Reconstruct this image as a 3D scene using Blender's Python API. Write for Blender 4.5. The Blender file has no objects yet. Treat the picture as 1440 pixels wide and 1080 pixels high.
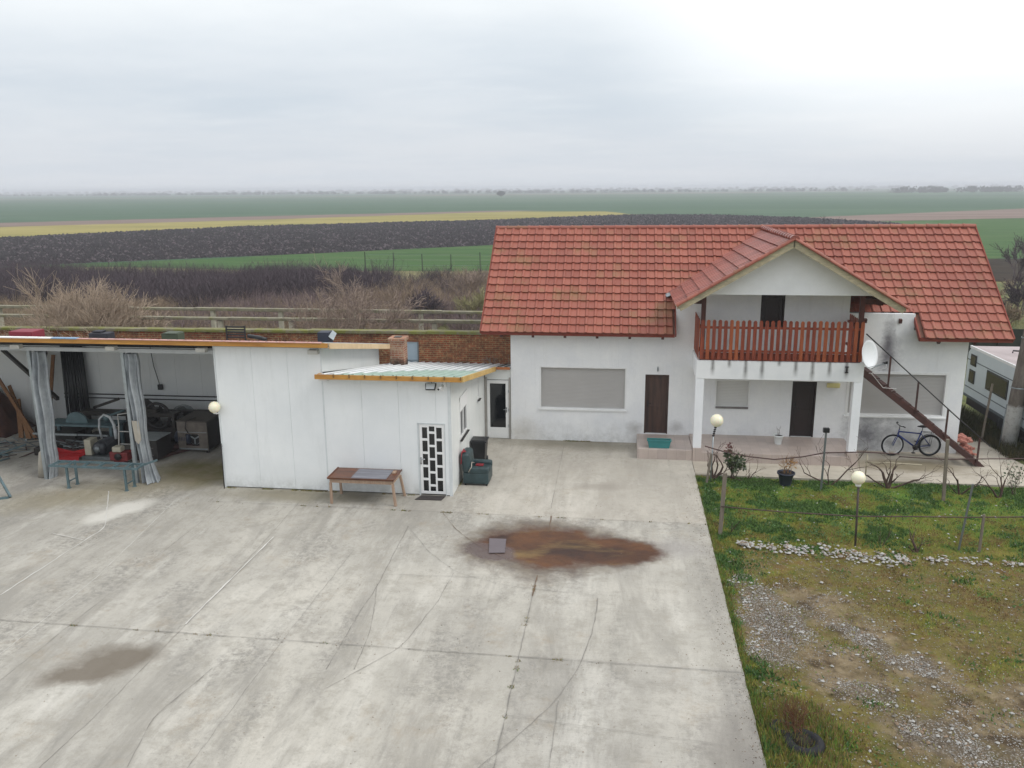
import bpy, math, random
from mathutils import Vector, Matrix, noise
R=math.radians; PI=math.pi
sc=bpy.context.scene
col=bpy.data.collections.new('place'); sc.collection.children.link(col)
rng=random.Random(7)

# ------------------------------------------------------------------ mesh builder
class MB:
    def __init__(s): s.v=[]; s.f=[]; s.m=[]; s.sm=[]
    def add(s,vs,fs,mi=0,smooth=False):
        b=len(s.v); s.v.extend([tuple(p) for p in vs])
        for f in fs: s.f.append(tuple(b+i for i in f)); s.m.append(mi); s.sm.append(smooth)
        return s
    def box(s,x0,x1,y0,y1,z0,z1,mi=0):
        return s.add([(x0,y0,z0),(x1,y0,z0),(x1,y1,z0),(x0,y1,z0),(x0,y0,z1),(x1,y0,z1),(x1,y1,z1),(x0,y1,z1)],
          [(3,2,1,0),(4,5,6,7),(0,1,5,4),(1,2,6,5),(2,3,7,6),(3,0,4,7)],mi)
    def bar(s,p,q,w,h,mi=0,up=(0,0,1)):
        p=Vector(p);q=Vector(q);d=(q-p).normalized();u=Vector(up)
        if abs(d.dot(u))>.98: u=Vector((0,1,0))
        r=d.cross(u).normalized();t=r.cross(d)
        c=[]
        for a in (p,q):
            for i,j in ((-1,-1),(1,-1),(1,1),(-1,1)): c.append(a+r*(i*w/2)+t*(j*h/2))
        return s.add(c,[(3,2,1,0),(4,5,6,7),(0,1,5,4),(1,2,6,5),(2,3,7,6),(3,0,4,7)],mi)
    def tube(s,pts,r,n=8,mi=0,cap=True,smooth=True):
        pts=[Vector(p) for p in pts]
        if not hasattr(r,'__len__'): r=[r]*len(pts)
        vs=[];fs=[];prev=None
        for i,p in enumerate(pts):
            d=(pts[min(i+1,len(pts)-1)]-pts[max(i-1,0)])
            d=d.normalized() if d.length>1e-9 else Vector((0,0,1))
            if prev is None:
                a=Vector((0,0,1)) if abs(d.z)<.9 else Vector((1,0,0))
                prev=d.cross(a).normalized()
            else:
                prev=(prev-d*prev.dot(d)); prev=prev.normalized() if prev.length>1e-6 else d.orthogonal().normalized()
            b=d.cross(prev)
            for k in range(n):
                t=2*PI*k/n; vs.append(p+(prev*math.cos(t)+b*math.sin(t))*r[i])
        for i in range(len(pts)-1):
            for k in range(n):
                a=i*n+k;b2=i*n+(k+1)%n; fs.append((a,b2,b2+n,a+n))
        if cap: fs.append(tuple(reversed(range(n)))); fs.append(tuple((len(pts)-1)*n+k for k in range(n)))
        return s.add(vs,fs,mi,smooth)
    def lathe(s,c,prof,n=24,mi=0,axis='z',smooth=True,cap=True,sy=1.0):
        vs=[];fs=[];c=Vector(c)
        for r,z in prof:
            for k in range(n):
                t=2*PI*k/n; a,b=r*math.cos(t),r*math.sin(t)*sy
                v={'z':(a,b,z),'x':(z,a,b),'y':(a,z,b)}[axis]; vs.append(c+Vector(v))
        for i in range(len(prof)-1):
            for k in range(n):
                a=i*n+k;b=i*n+(k+1)%n; fs.append((a,b,b+n,a+n))
        if cap:
            if prof[0][0]>1e-4: fs.append(tuple(reversed(range(n))))
            if prof[-1][0]>1e-4: fs.append(tuple((len(prof)-1)*n+k for k in range(n)))
        return s.add(vs,fs,mi,smooth)
    def sphere(s,c,r,n=20,m=12,mi=0,sc=(1,1,1)):
        vs=[];fs=[]
        for i in range(m+1):
            th=PI*i/m
            for k in range(n):
                t=2*PI*k/n; vs.append((c[0]+r*sc[0]*math.sin(th)*math.cos(t),c[1]+r*sc[1]*math.sin(th)*math.sin(t),c[2]-r*sc[2]*math.cos(th)))
        for i in range(m):
            for k in range(n):
                a=i*n+k;b=i*n+(k+1)%n
                if i==0: fs.append((a,b+n,a+n))
                elif i==m-1: fs.append((a,b,a+n))
                else: fs.append((a,b,b+n,a+n))
        return s.add(vs,fs,mi,True)
    def torus(s,c,Rr,r,axis='y',n=32,k=8,mi=0):
        vs=[];fs=[]
        for i in range(n):
            t=2*PI*i/n
            for j in range(k):
                u=2*PI*j/k; a=(Rr+r*math.cos(u)); x,y,z=a*math.cos(t),r*math.sin(u),a*math.sin(t)
                if axis=='z': x,y,z=x,z,y
                elif axis=='x': x,y,z=y,x,z
                vs.append((c[0]+x,c[1]+y,c[2]+z))
        for i in range(n):
            for j in range(k):
                a=i*k+j;b=i*k+(j+1)%k;d=((i+1)%n)*k; fs.append((a,b,d+(j+1)%k,d+j))
        return s.add(vs,fs,mi,True)
    def prism(s,pts,axis,a,b,mi=0):
        # outline pts (2D) extruded from a to b on axis ('x': pts are (y,z); 'y': (x,z); 'z': (x,y))
        n=len(pts)
        def P(p,t): return {'x':(t,p[0],p[1]),'y':(p[0],t,p[1]),'z':(p[0],p[1],t)}[axis]
        vs=[P(p,a) for p in pts]+[P(p,b) for p in pts]
        fs=[tuple(range(n)),tuple(reversed(range(n,2*n)))]+[(i,i+n,(i+1)%n+n,(i+1)%n) for i in range(n)]
        return s.add(vs,fs,mi)
    def build(s,name,mats,parent=None,bevel=0,local=False,subd=0,kind=None,fixn=True):
        if not isinstance(mats,(list,tuple)): mats=[mats]
        off=Vector(ORG.get(parent.name,(0,0,0))) if (parent is not None and not local) else Vector((0,0,0))
        me=bpy.data.meshes.new(name)
        me.from_pydata([(p[0]-off.x,p[1]-off.y,p[2]-off.z) for p in s.v],[],s.f)
        me.polygons.foreach_set('material_index',s.m); me.polygons.foreach_set('use_smooth',s.sm)
        for m in mats: me.materials.append(m)
        if fixn and len(s.f)<60000:
            import bmesh
            b=bmesh.new(); b.from_mesh(me); bmesh.ops.recalc_face_normals(b,faces=b.faces); b.to_mesh(me); b.free()
        me.update()
        o=bpy.data.objects.new(name,me); col.objects.link(o)
        if parent is not None: o.parent=parent; ORG[o.name]=tuple(off)
        if bevel:
            m=o.modifiers.new('bevel','BEVEL'); m.width=bevel; m.segments=2; m.limit_method='ANGLE'; m.angle_limit=R(40); m.harden_normals=False
        if subd:
            m=o.modifiers.new('sub','SUBSURF'); m.levels=subd; m.render_levels=subd
        if kind: o['kind']=kind
        return o
ORG={}
def tag(o,label=None,cat=None,group=None,kind=None):
    if label: o['label']=label
    if cat: o['category']=cat
    if group: o['group']=group
    if kind: o['kind']=kind
    return o
def thing(name,label,cat,loc=(0,0,0),group=None,rz=0):
    o=bpy.data.objects.new(name,None); col.objects.link(o); o.empty_display_size=.2
    o.location=loc; o.rotation_euler=(0,0,rz); ORG[o.name]=tuple(loc)
    return tag(o,label,cat,group)
def copy_tree(o,parent=None):
    c=o.copy(); col.objects.link(c)
    if parent is not None: c.parent=parent
    for ch in list(o.children): copy_tree(ch,c)
    return c

# ------------------------------------------------------------------ materials
def lin(h):
    h=h.lstrip('#'); o=[]
    for i in (0,2,4):
        c=int(h[i:i+2],16)/255; o.append(c/12.92 if c<=.04045 else ((c+.055)/1.055)**2.4)
    return tuple(o)+(1,)
class NT:
    def __init__(s,name,world=False):
        s.mat=bpy.data.materials.new(name); s.mat.use_nodes=True; s.nt=s.mat.node_tree; s.nt.nodes.clear()
        s.out=s.n('ShaderNodeOutputMaterial'); s.bsdf=s.n('ShaderNodeBsdfPrincipled'); s.l(s.bsdf.outputs[0],s.out.inputs[0])
        s.tc=s.n('ShaderNodeNewGeometry').outputs['Position'] if world else s.n('ShaderNodeTexCoord').outputs['Object']
    def n(s,t,**k):
        x=s.nt.nodes.new(t)
        for a,b in k.items(): setattr(x,a,b)
        return x
    def l(s,a,b): s.nt.links.new(a,b)
    def val(s,inp,v):
        if hasattr(v,'is_linked') or isinstance(v,bpy.types.NodeSocket): s.l(v,inp)
        else: inp.default_value=v
    def mapping(s,scale=(1,1,1),loc=(0,0,0),rot=(0,0,0),src=None):
        m=s.n('ShaderNodeMapping'); s.l(src or s.tc,m.inputs[0]); m.inputs['Scale'].default_value=scale; m.inputs['Location'].default_value=loc; m.inputs['Rotation'].default_value=rot
        return m.outputs[0]
    def noise(s,scale,detail=6,rough=.6,src=None,dist=0):
        x=s.n('ShaderNodeTexNoise'); s.l(src or s.tc,x.inputs['Vector']); x.inputs['Scale'].default_value=scale; x.inputs['Detail'].default_value=detail; x.inputs['Roughness'].default_value=rough; x.inputs['Distortion'].default_value=dist
        return x.outputs[0]
    def noisec(s,scale,detail=4,src=None):
        x=s.n('ShaderNodeTexNoise'); s.l(src or s.tc,x.inputs['Vector']); x.inputs['Scale'].default_value=scale; x.inputs['Detail'].default_value=detail
        return x.outputs[1]
    def ramp(s,fac,a,b,c0=0.,c1=1.):
        x=s.n('ShaderNodeMapRange'); x.clamp=True; s.val(x.inputs[0],fac); x.inputs[1].default_value=a; x.inputs[2].default_value=b; x.inputs[3].default_value=c0; x.inputs[4].default_value=c1
        return x.outputs[0]
    def math(s,op,a,b=0.,c=None):
        x=s.n('ShaderNodeMath',operation=op); s.val(x.inputs[0],a); s.val(x.inputs[1],b)
        if c is not None: s.val(x.inputs[2],c)
        return x.outputs[0]
    def mix(s,fac,a,b,mode='MIX'):
        x=s.n('ShaderNodeMix',data_type='RGBA',blend_type=mode); s.val(x.inputs[0],fac); s.val(x.inputs[6],a); s.val(x.inputs[7],b)
        return x.outputs[2]
    def bump(s,h,strength=.3,dist=.02,norm=None):
        x=s.n('ShaderNodeBump'); s.l(h,x.inputs['Height']); x.inputs['Strength'].default_value=strength; x.inputs['Distance'].default_value=dist
        if norm is not None: s.l(norm,x.inputs['Normal'])
        s.l(x.outputs[0],s.bsdf.inputs['Normal']); return x.outputs[0]
    def sep(s,src=None):
        x=s.n('ShaderNodeSeparateXYZ'); s.l(src or s.tc,x.inputs[0]); return x.outputs
    def blob(s,cx,cy,rx,ry,rot=0,src=None):
        # 1 at centre, 0 at the rim of an ellipse on the ground
        m=s.n('ShaderNodeMapping',vector_type='TEXTURE'); s.l(src or s.tc,m.inputs[0]); m.inputs['Location'].default_value=(cx,cy,0); m.inputs['Rotation'].default_value=(0,0,rot); m.inputs['Scale'].default_value=(rx,ry,1e3)
        g=s.n('ShaderNodeVectorMath',operation='LENGTH'); s.l(m.outputs[0],g.inputs[0])
        return s.math('SUBTRACT',1.,g.outputs['Value'])
    def fin(s,color,rough=.7,metal=0.,spec=None):
        s.val(s.bsdf.inputs['Base Color'],color); s.val(s.bsdf.inputs['Roughness'],rough); s.val(s.bsdf.inputs['Metallic'],metal)
        if spec is not None: s.bsdf.inputs['Specular IOR Level'].default_value=spec
        return s.mat
def M(name,c,rough=.7,var=.18,scale=3.,metal=0.,bump=.15,fine=40.,c2=None,spec=None,stretch=(1,1,1)):
    t=NT(name); c=lin(c) if isinstance(c,str) else tuple(c)+(1,)
    src=t.mapping(stretch)
    d=tuple(x*(1-var) for x in c[:3])+(1,); e=tuple(min(1,x*(1+var)) for x in c[:3])+(1,)
    if c2: e=lin(c2)
    n1=t.ramp(t.noise(scale,6,.65,src),.32,.68); n2=t.ramp(t.noise(fine,3,.6,src),.3,.7)
    k=t.mix(n1,d,e); k=t.mix(t.math('MULTIPLY',n2,.25),k,d)
    if bump: t.bump(n2,bump,.01)
    return t.fin(k,rough,metal,spec)

m_white_wall=None
def render_wall():
    t=NT('render_wall',True); x,y,z=t.sep()
    n=t.ramp(t.noise(.9,6,.65),.35,.7); f=t.ramp(t.noise(9,5,.7),.3,.7)
    c=t.mix(n,lin('#e2e3e5'),lin('#eeeeed')); c=t.mix(t.math('MULTIPLY',f,.18),c,lin('#c9cacb'))
    # damp splash band low on the wall and grey soot stains with a shape of their own
    low=t.math('MULTIPLY',t.ramp(z,1.0,.05),t.ramp(t.noise(2.2,5,.7),.42,.68)); c=t.mix(t.math('MULTIPLY',low,.5),c,lin('#a5a4a0'))
    src=t.mapping((1,1,1),(0,0,0),(R(90),0,0))
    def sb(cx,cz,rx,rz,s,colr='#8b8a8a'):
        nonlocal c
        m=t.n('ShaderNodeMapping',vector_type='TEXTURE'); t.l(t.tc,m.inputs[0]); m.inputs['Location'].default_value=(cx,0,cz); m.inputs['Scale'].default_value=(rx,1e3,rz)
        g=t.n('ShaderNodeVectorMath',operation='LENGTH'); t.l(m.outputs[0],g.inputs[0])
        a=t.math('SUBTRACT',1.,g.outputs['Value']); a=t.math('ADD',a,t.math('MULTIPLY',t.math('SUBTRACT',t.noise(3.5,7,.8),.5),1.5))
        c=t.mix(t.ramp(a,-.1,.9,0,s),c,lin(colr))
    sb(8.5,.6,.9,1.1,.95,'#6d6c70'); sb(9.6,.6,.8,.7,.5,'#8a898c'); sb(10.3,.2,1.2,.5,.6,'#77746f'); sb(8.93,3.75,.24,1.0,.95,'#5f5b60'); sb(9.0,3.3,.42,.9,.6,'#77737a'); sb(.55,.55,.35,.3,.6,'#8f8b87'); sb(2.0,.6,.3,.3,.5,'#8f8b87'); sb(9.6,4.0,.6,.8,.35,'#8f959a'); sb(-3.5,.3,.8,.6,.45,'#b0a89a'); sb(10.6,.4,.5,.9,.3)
    # fine rain streaks
    st=t.noise(1,5,.7,t.mapping((9,9,.5))); c=t.mix(t.ramp(st,.55,.8,0,.22),c,lin('#b4b3b0'))
    t.bump(t.noise(60,3,.6),.18,.006)
    return t.fin(c,.85)
def panel_mat(name,c0,c1,dirt='#a5a9a8'):
    t=NT(name,True); x,y,z=t.sep()
    n=t.ramp(t.noise(.6,5,.6),.35,.7); c=t.mix(n,lin(c0),lin(c1))
    f=t.ramp(t.noise(1.1,6,.75,t.mapping((2,2,.35))),.52,.8,0,.35); c=t.mix(f,c,lin(dirt))
    low=t.math('MULTIPLY',t.ramp(z,.45,.02),t.ramp(t.noise(3,5,.7),.35,.65)); c=t.mix(t.math('MULTIPLY',low,.5),c,lin('#8f8f86'))
    w=t.n('ShaderNodeTexWave',bands_direction='X'); t.l(t.tc,w.inputs[0]); w.inputs['Scale'].default_value=3.2
    t.bump(w.outputs[1],.12,.004)
    return t.fin(c,.45)
W=render_wall()
PANEL=panel_mat('sandwich_panel','#dfe2e3','#e9ebeb','#c6c9c8'); PANEL2=panel_mat('pale_panel','#dadddb','#e6e7e4')
WPAINT=M('white_paint','#e3e3e2',.5,.06,2,bump=.05); PILL=M('pillar_paint','#e9eaec',.7,.05,1.5)
SEAM=M('panel_seam','#c3c8c9',.6,.05)
SHUT=M('shutter_grey','#aeaba8',.6,.05,.7,bump=0); SHUTW=M('shutter_white','#d3d2cf',.55,.04,1,bump=0)
BROWN=M('brown_door','#3c2a25',.5,.25,1.5,c2='#553c30',stretch=(6,6,.6),bump=.1)
DKDOOR=M('dark_door','#241512',.5,.2,2)
GLASS=M('dark_glass','#101316',.06,.2,2,bump=0,spec=.6)
BLACKP=M('black_plastic','#17181b',.4,.2,4); BLACKM=M('black_metal','#1d1b1d',.5,.2,4,c2='#2a2321')
GREYM=M('grey_steel','#7c8284',.45,.2,5,metal=.6); GALV=M('galvanised','#9aa1a4',.4,.15,6,metal=.5)
CHROME=M('polished_steel','#b9bcc0',.18,.1,5,metal=1,bump=0)
CON=M('grey_concrete','#9d978e',.9,.2,2.5,c2='#b7b1a6',bump=.4); 
ORANGE=M('orange_timber','#b27a33',.65,.15,2,c2='#c99647',stretch=(.5,3,3)); PALEWOOD=M('pale_timber','#cfb28a',.7,.12,2,c2='#ddc39c')
BALK=None
def wood(name,a,b,rough=.6,rot=None,scale=(14,14,1.2)):
    t=NT(name); n=t.noise(1.6,7,.7,t.mapping(scale),1.2); k=t.mix(t.ramp(n,.3,.7),lin(a),lin(b)); k=t.mix(t.ramp(t.noise(2.1,4,.6),.5,.75,0,.5),k,lin(a)); t.bump(n,.3,.006); return t.fin(k,rough)
PICKET=wood('picket_wood','#5e2415','#9a4526'); PICKET_OR=wood('picket_wood_worn','#7a3418','#ad5c30')
POSTW=wood('dark_stained_post','#32150f','#55241a')
BARGE=wood('weathered_bargeboard','#8f8672','#cbbf9d',.8,scale=(2,8,8))
GREYWOOD=wood('grey_weathered_wood','#5c544a','#8b8072',.85)
TABLEW=wood('table_frame_wood','#8e7462','#b29a84',.8)
TABLETOP=wood('rusty_brown_top','#2e160d','#7a4520',.35,scale=(1.2,4,4))
SOIL=M('potting_soil','#2a211b',.95,.3,8)
PINKT=None
def tilefloor():
    t=NT('terrace_tile'); b=t.n('ShaderNodeTexBrick',offset=0.); t.l(t.tc,b.inputs[0]); b.inputs['Scale'].default_value=3.2; b.inputs['Brick Width'].default_value=1; b.inputs['Row Height'].default_value=1; b.inputs['Mortar Size'].default_value=.012
    b.inputs['Color1'].default_value=lin('#ad9f98'); b.inputs['Color2'].default_value=lin('#b9aaa1'); b.inputs['Mortar'].default_value=lin('#93877f')
    c=t.mix(t.ramp(t.noise(1.5,6,.7),.4,.72,0,.5),b.outputs[0],lin('#978a80')); return t.fin(c,.38)
PINKT=tilefloor()
SLABSTAIN=None
def stained_slab():
    t=NT('balcony_edge_paint',True); x,y,z=t.sep()
    c=t.mix(t.ramp(t.noise(1.5,5,.6),.35,.7),lin('#dfe0e1'),lin('#ebebeb'))
    # dark drip streaks below the nine drain holes, spaced 0.52 m
    u=t.math('DIVIDE',t.math('SUBTRACT',x,2.98),.525); fr=t.math('ABSOLUTE',t.math('SUBTRACT',t.math('FRACT',t.math('ADD',u,.5)),.5))
    rid=t.n('ShaderNodeTexWhiteNoise',noise_dimensions='1D'); t.l(t.math('ROUND',u),rid.inputs['W'])
    wob=t.math('MULTIPLY',t.math('SUBTRACT',t.noise(7,4,.6),.5),.09)
    ln=t.math('MULTIPLY',t.math('ADD',rid.outputs[0],.35),.62)   # streak length
    dn=t.math('SUBTRACT',3.5,z)
    wd=t.math('ADD',.15,t.math('MULTIPLY',dn,.10))
    a=t.math('SUBTRACT',1.,t.math('DIVIDE',t.math('ADD',fr,wob),wd)); a=t.ramp(a,.0,1.)
    fade=t.ramp(t.math('DIVIDE',dn,ln),.5,1.,1.,0.)
    inr=t.math('MULTIPLY',t.ramp(x,2.75,2.8),t.ramp(x,7.35,7.3))
    c=t.mix(t.math('MULTIPLY',t.math('MULTIPLY',t.math('MULTIPLY',a,fade),inr),.8),c,lin('#55514c'))
    return t.fin(c,.8)
SLAB=stained_slab()
def brickmat(name,c1,c2,mort,dark=.4):
    t=NT(name,True); x,y,z=t.sep()
    cx=t.n('ShaderNodeCombineXYZ'); t.l(t.math('ADD',x,y),cx.inputs[0]); t.l(z,cx.inputs[1])
    b=t.n('ShaderNodeTexBrick'); t.l(cx.outputs[0],b.inputs[0]); b.inputs['Scale'].default_value=1; b.inputs['Brick Width'].default_value=.26; b.inputs['Row Height'].default_value=.082; b.inputs['Mortar Size'].default_value=.011; b.inputs['Bias'].default_value=-.1
    b.inputs['Color1'].default_value=lin(c1); b.inputs['Color2'].default_value=lin(c2); b.inputs['Mortar'].default_value=lin(mort)
    c=t.mix(t.ramp(t.noise(5,5,.7),.4,.7,0,.8),b.outputs[0],lin('#4a2b20')); c=t.mix(t.ramp(t.noise(1.1,6,.7),.5,.75,0,dark*2),c,lin('#33221c')); c=t.mix(t.ramp(t.noise(9,3,.7),.55,.7,0,.7),c,lin('#ab9166'))
    if dark<.3:
        c=t.mix(t.ramp(t.noise(5,4,.7),.45,.6,0,.6),c,lin('#b9a48a')); so_=t.math('ADD',t.ramp(z,3.2,2.7),t.math('MULTIPLY',t.math('SUBTRACT',t.noise(3,5,.7),.5),1.6)); c=t.mix(t.ramp(so_,.45,.9,0,.9),c,lin('#2b221d'))
    t.bump(b.outputs[1],-.6,.012); return t.fin(c,.92)
BRICK=brickmat('old_brick','#9a5032','#74371f','#9a8a62'); BRICKC=brickmat('chimney_brick','#a4664b','#8a4a35','#b0a090',.22)
MOSSCON=None
def mossy(name,base,moss,amt=.45):
    t=NT(name); c=t.mix(t.ramp(t.noise(3,5,.7),.3,.7),lin(base),lin('#6b6558')); c=t.mix(t.ramp(t.noise(1.7,6,.75),amt,amt+.15),c,lin(moss)); t.bump(t.noise(25,4,.7),.5,.02); return t.fin(c,.95)
COPING=mossy('mossy_coping','#857f60','#6f7034',.42); BEAMC=mossy('weathered_beam','#8f8b76','#6f6e3e',.5); POSTC=M('pale_concrete_post','#aaa594',.9,.2,4)
def tilemat(name,seed,moss=.25,base=('#884838','#995745','#7c4336'),gloss=.55):
    t=NT(name); at=t.n('ShaderNodeAttribute',attribute_name='tint'); f=at.outputs['Fac']
    c=t.mix(f,lin(base[0]),lin(base[1]))
    c=t.mix(t.ramp(t.math('FRACT',t.math('MULTIPLY',f,7.13)),.78,1,0,.6),c,lin(base[2]))
    n=t.noise(1.,6,.75,t.mapping((.55,.9,.9)))
    g=t.math('ADD',n,t.math('MULTIPLY',t.math('FRACT',t.math('MULTIPLY',f,13.7)),.14))
    c=t.mix(t.ramp(g,.60,.76,0,moss*2.4),c,lin('#6f6238'))
    c=t.mix(t.ramp(t.noise(14,5,.75),.56,.8,0,.6),c,lin('#7a4636')); c=t.mix(t.ramp(t.noise(30,3,.7),.66,.8,0,.35),c,lin('#c98f75'))
    t.bump(t.noise(45,4,.7),.25,.008); return t.fin(c,gloss)
TILE=tilemat('clay_roof_tile',1,.2); TILE2=tilemat('dormer_roof_tile',2,.05,('#824337','#985446','#6b372e'),.32); 

# ------------------------------------------------------------------ ground materials
def ground_base():
    t=NT('scrub_ground'); n=t.ramp(t.noise(.12,8,.7),.35,.65); c=t.mix(n,lin('#6d6a4a'),lin('#8a7f62')); c=t.mix(t.ramp(t.noise(1.3,6,.7),.4,.7,0,.8),c,lin('#5f6a35')); c=t.mix(t.ramp(t.noise(.35,6,.7),.5,.7,0,.8),c,lin('#7d7250'))
    t.bump(t.noise(5,6,.7),.8,.15); return t.fin(c,1,spec=.1)
def field(name,a,b,sc_=.01,strip=None,bscale=.5,bd=.2,c3=None,aniso=(1,1,1),rot=0,s3=.02):
    t=NT(name); src=t.mapping(aniso,rot=(0,0,rot)); c=t.mix(t.ramp(t.noise(sc_,8,.7,src),.35,.65),lin(a),lin(b))
    if c3: c=t.mix(t.ramp(t.noise(s3,8,.75,src),.5,.66),c,lin(c3))
    if bd: t.bump(t.noise(bscale,5,.75,src),1,bd)
    return t.fin(c,1,spec=.08)
def ploughed():
    t=NT('ploughed_soil'); src=t.mapping((1,2.6,1),rot=(0,0,R(-38))); n=t.noise(.35,8,.9,src)
    c=t.mix(t.ramp(n,.42,.62),lin('#1d171a'),lin('#43383c')); c=t.mix(t.ramp(t.noise(.8,6,.9,src),.57,.68,0,.6),c,lin('#6a5f62')); c=t.mix(t.ramp(t.noise(.05,5,.6),.4,.7,0,.35),c,lin('#2d2426'))
    t.bump(n,1,.5); return t.fin(c,.95,spec=.2)
FIELD_GREEN=field('winter_wheat','#39592f','#4a6c38',.03,bscale=2,bd=.1,c3='#3f6030')
FIELD_GREEN2=field('near_wheat','#3a5530','#486438',.12,bscale=4,bd=.1,c3='#5b6a44',aniso=(.3,2,1),rot=R(-40),s3=.2)
FAR=field('far_wheat','#3d5541','#485f49',.002,bscale=.2,bd=0,c3='#5a6a55',aniso=(.25,1,1),rot=R(-25),s3=.004)
YELLOW=field('stubble','#857c46','#9a8e58',.03,c3='#73733f',aniso=(.3,1,1),rot=R(-35),s3=.05)
BROWNF=field('fallow_soil','#6a5a52','#85756c',.04,aniso=(.2,1.5,1),rot=R(-30))
DARKSOIL=field('dark_soil','#2c2620','#3f362d',.2)
def concrete():
    t=NT('yard_concrete')
    w1=t.n('ShaderNodeVectorMath',operation='ADD'); nz=t.n('ShaderNodeVectorMath',operation='SCALE'); t.l(t.noisec(.7,5),nz.inputs[0]); nz.inputs[3].default_value=.9; t.l(t.tc,w1.inputs[0]); t.l(nz.outputs[0],w1.inputs[1])
    off=t.mapping(loc=(-.45,-.45,0),src=w1.outputs[0])
    big=t.noise(.22,8,.62); c=t.mix(t.ramp(big,.36,.64),lin('#96928a'),lin('#b6b1a7'))
    str_=t.noise(.8,8,.72,t.mapping((.9,.22,1),rot=(0,0,R(6))),.4); c=t.mix(t.ramp(str_,.47,.62,0,.8),c,lin('#85817a'))
    str2=t.noise(.42,7,.7,t.mapping((1.3,.3,1),loc=(9,4,0),rot=(0,0,R(-4)))); c=t.mix(t.ramp(str2,.52,.68,0,.75),c,lin('#c7c3ba'))
    mid=t.noise(1.7,8,.78); c=t.mix(t.ramp(mid,.49,.62,0,.6),c,lin('#8a857b'))
    sp=t.noise(11,6,.85); c=t.mix(t.ramp(sp,.54,.68,0,.6),c,lin('#7f7b74')); sp2=t.noise(34,5,.85); c=t.mix(t.ramp(sp2,.58,.72,0,.5),c,lin('#6f6b66')); c=t.mix(t.ramp(t.noise(21,5,.8),.6,.72,0,.5),c,lin('#d9d5cc'))
    clus=t.math('MULTIPLY',t.ramp(t.noise(.55,6,.7,t.mapping((1,.35,1),loc=(3,8,0),rot=(0,0,R(10)))),.5,.62),t.ramp(t.noise(6.5,7,.85),.46,.56)); c=t.mix(t.math('MULTIPLY',clus,.65),c,lin('#6e6b67'))
    st3=t.math('MULTIPLY',t.ramp(t.noise(1.3,7,.75,t.mapping((1.4,.16,1),loc=(6,0,0),rot=(0,0,R(-9)))),.54,.64),t.ramp(t.noise(4,7,.8),.4,.58)); c=t.mix(t.math('MULTIPLY',st3,.6),c,lin('#75726c'))
    br_=t.math('MULTIPLY',t.ramp(t.noise(.7,6,.7,t.mapping(loc=(2,7,0))),.56,.68),t.ramp(t.noise(3.5,6,.8),.42,.6)); c=t.mix(t.math('MULTIPLY',br_,.5),c,lin('#8a7a64'))
    # slabs each cast with its own tone
    x,y,z=t.sep()
    def edge(v,a): return t.ramp(v,a-.01,a+.01)
    ks=t.math('ADD',t.math('MULTIPLY',edge(x,-1.86),1.3),t.math('ADD',t.math('MULTIPLY',edge(x,-6.7),.9),t.math('ADD',t.math('MULTIPLY',edge(y,14.67),2.1),t.math('MULTIPLY',edge(y,21.8),3.7))))
    wn=t.n('ShaderNodeTexWhiteNoise',noise_dimensions='1D'); t.l(ks,wn.inputs['W']); c=t.mix(t.math('MULTIPLY',wn.outputs[0],.13),c,lin('#c9c3b4'))
    # broom lines
    br=t.noise(1,3,.6,t.mapping((.8,38,1)))
    c=t.mix(t.math('MULTIPLY',t.math('MULTIPLY',t.ramp(br,.45,.62),edge(x,-1.4)),.16),c,lin('#8a8780'))
    # warm clean apron near the house
    c=t.mix(t.math('MULTIPLY',t.ramp(y,21.75,21.8),t.ramp(x,-6,-3,0,.3)),c,lin('#bbb2a4'))
    # algae and earth near buildings
    al=t.math('MULTIPLY',t.ramp(t.math('ADD',t.blob(-13.2,24.4,2.6,1.5,src=off),t.math('MULTIPLY',t.noise(1.2,5,.7),.4)),.1,.7),.85); c=t.mix(al,c,t.mix(t.ramp(t.noise(1.5,6,.7),.4,.6),lin('#6a6334'),lin('#7d7054')))
    al=t.ramp(t.math('ADD',t.blob(-1.5,28.9,3.6,1.2,src=off),t.math('MULTIPLY',t.noise(1.5,5,.7),.3)),.2,.85,0,.6); c=t.mix(al,c,lin('#6c6654'))
    al=t.ramp(t.math('ADD',t.blob(-9.5,22.7,3.8,.8,src=off),t.math('MULTIPLY',t.noise(1.9,5,.7),.4)),.3,.9,0,.7); c=t.mix(al,c,lin('#7c7560'))
    al=t.ramp(t.math('ADD',t.blob(-15.8,22.2,4.2,1.6,R(30),src=off),t.math('MULTIPLY',t.noise(1.1,5,.7),.5)),.3,1.,0,.6); c=t.mix(al,c,lin('#867c60'))
    al=t.ramp(t.math('ADD',t.blob(-.6,24.5,1.6,.5,src=off),t.math('MULTIPLY',t.noise(1.6,5,.7),.5)),.35,1.,0,.6); c=t.mix(al,c,lin('#8c857b'))
    al=t.ramp(t.math('ADD',t.blob(2.2,11.8,1.1,2.4,src=off),t.math('MULTIPLY',t.noise(1.6,5,.7),.5)),.3,1.1,0,.7); c=t.mix(al,c,lin('#77726c'))
    # bright patched areas
    al=t.ramp(t.math('ADD',t.blob(-14.3,20.8,.7,1.6,R(-20),src=off),t.math('MULTIPLY',t.noise(2,5,.7),.3)),.3,.7,0,.8); c=t.mix(al,c,lin('#cfcbc2'))
    # old oil patch
    o1=t.math('MAXIMUM',t.blob(-9.75,13.5,1.15,.62,R(25),src=off),t.blob(-10.1,12.95,1.0,.42,R(15),src=off)); o1=t.math('ADD',o1,t.math('MULTIPLY',t.math('SUBTRACT',t.noise(2.3,6,.75),.5),.7)); c=t.mix(t.ramp(o1,-.12,.5,0,.9),c,lin('#6a6155'))
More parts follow.
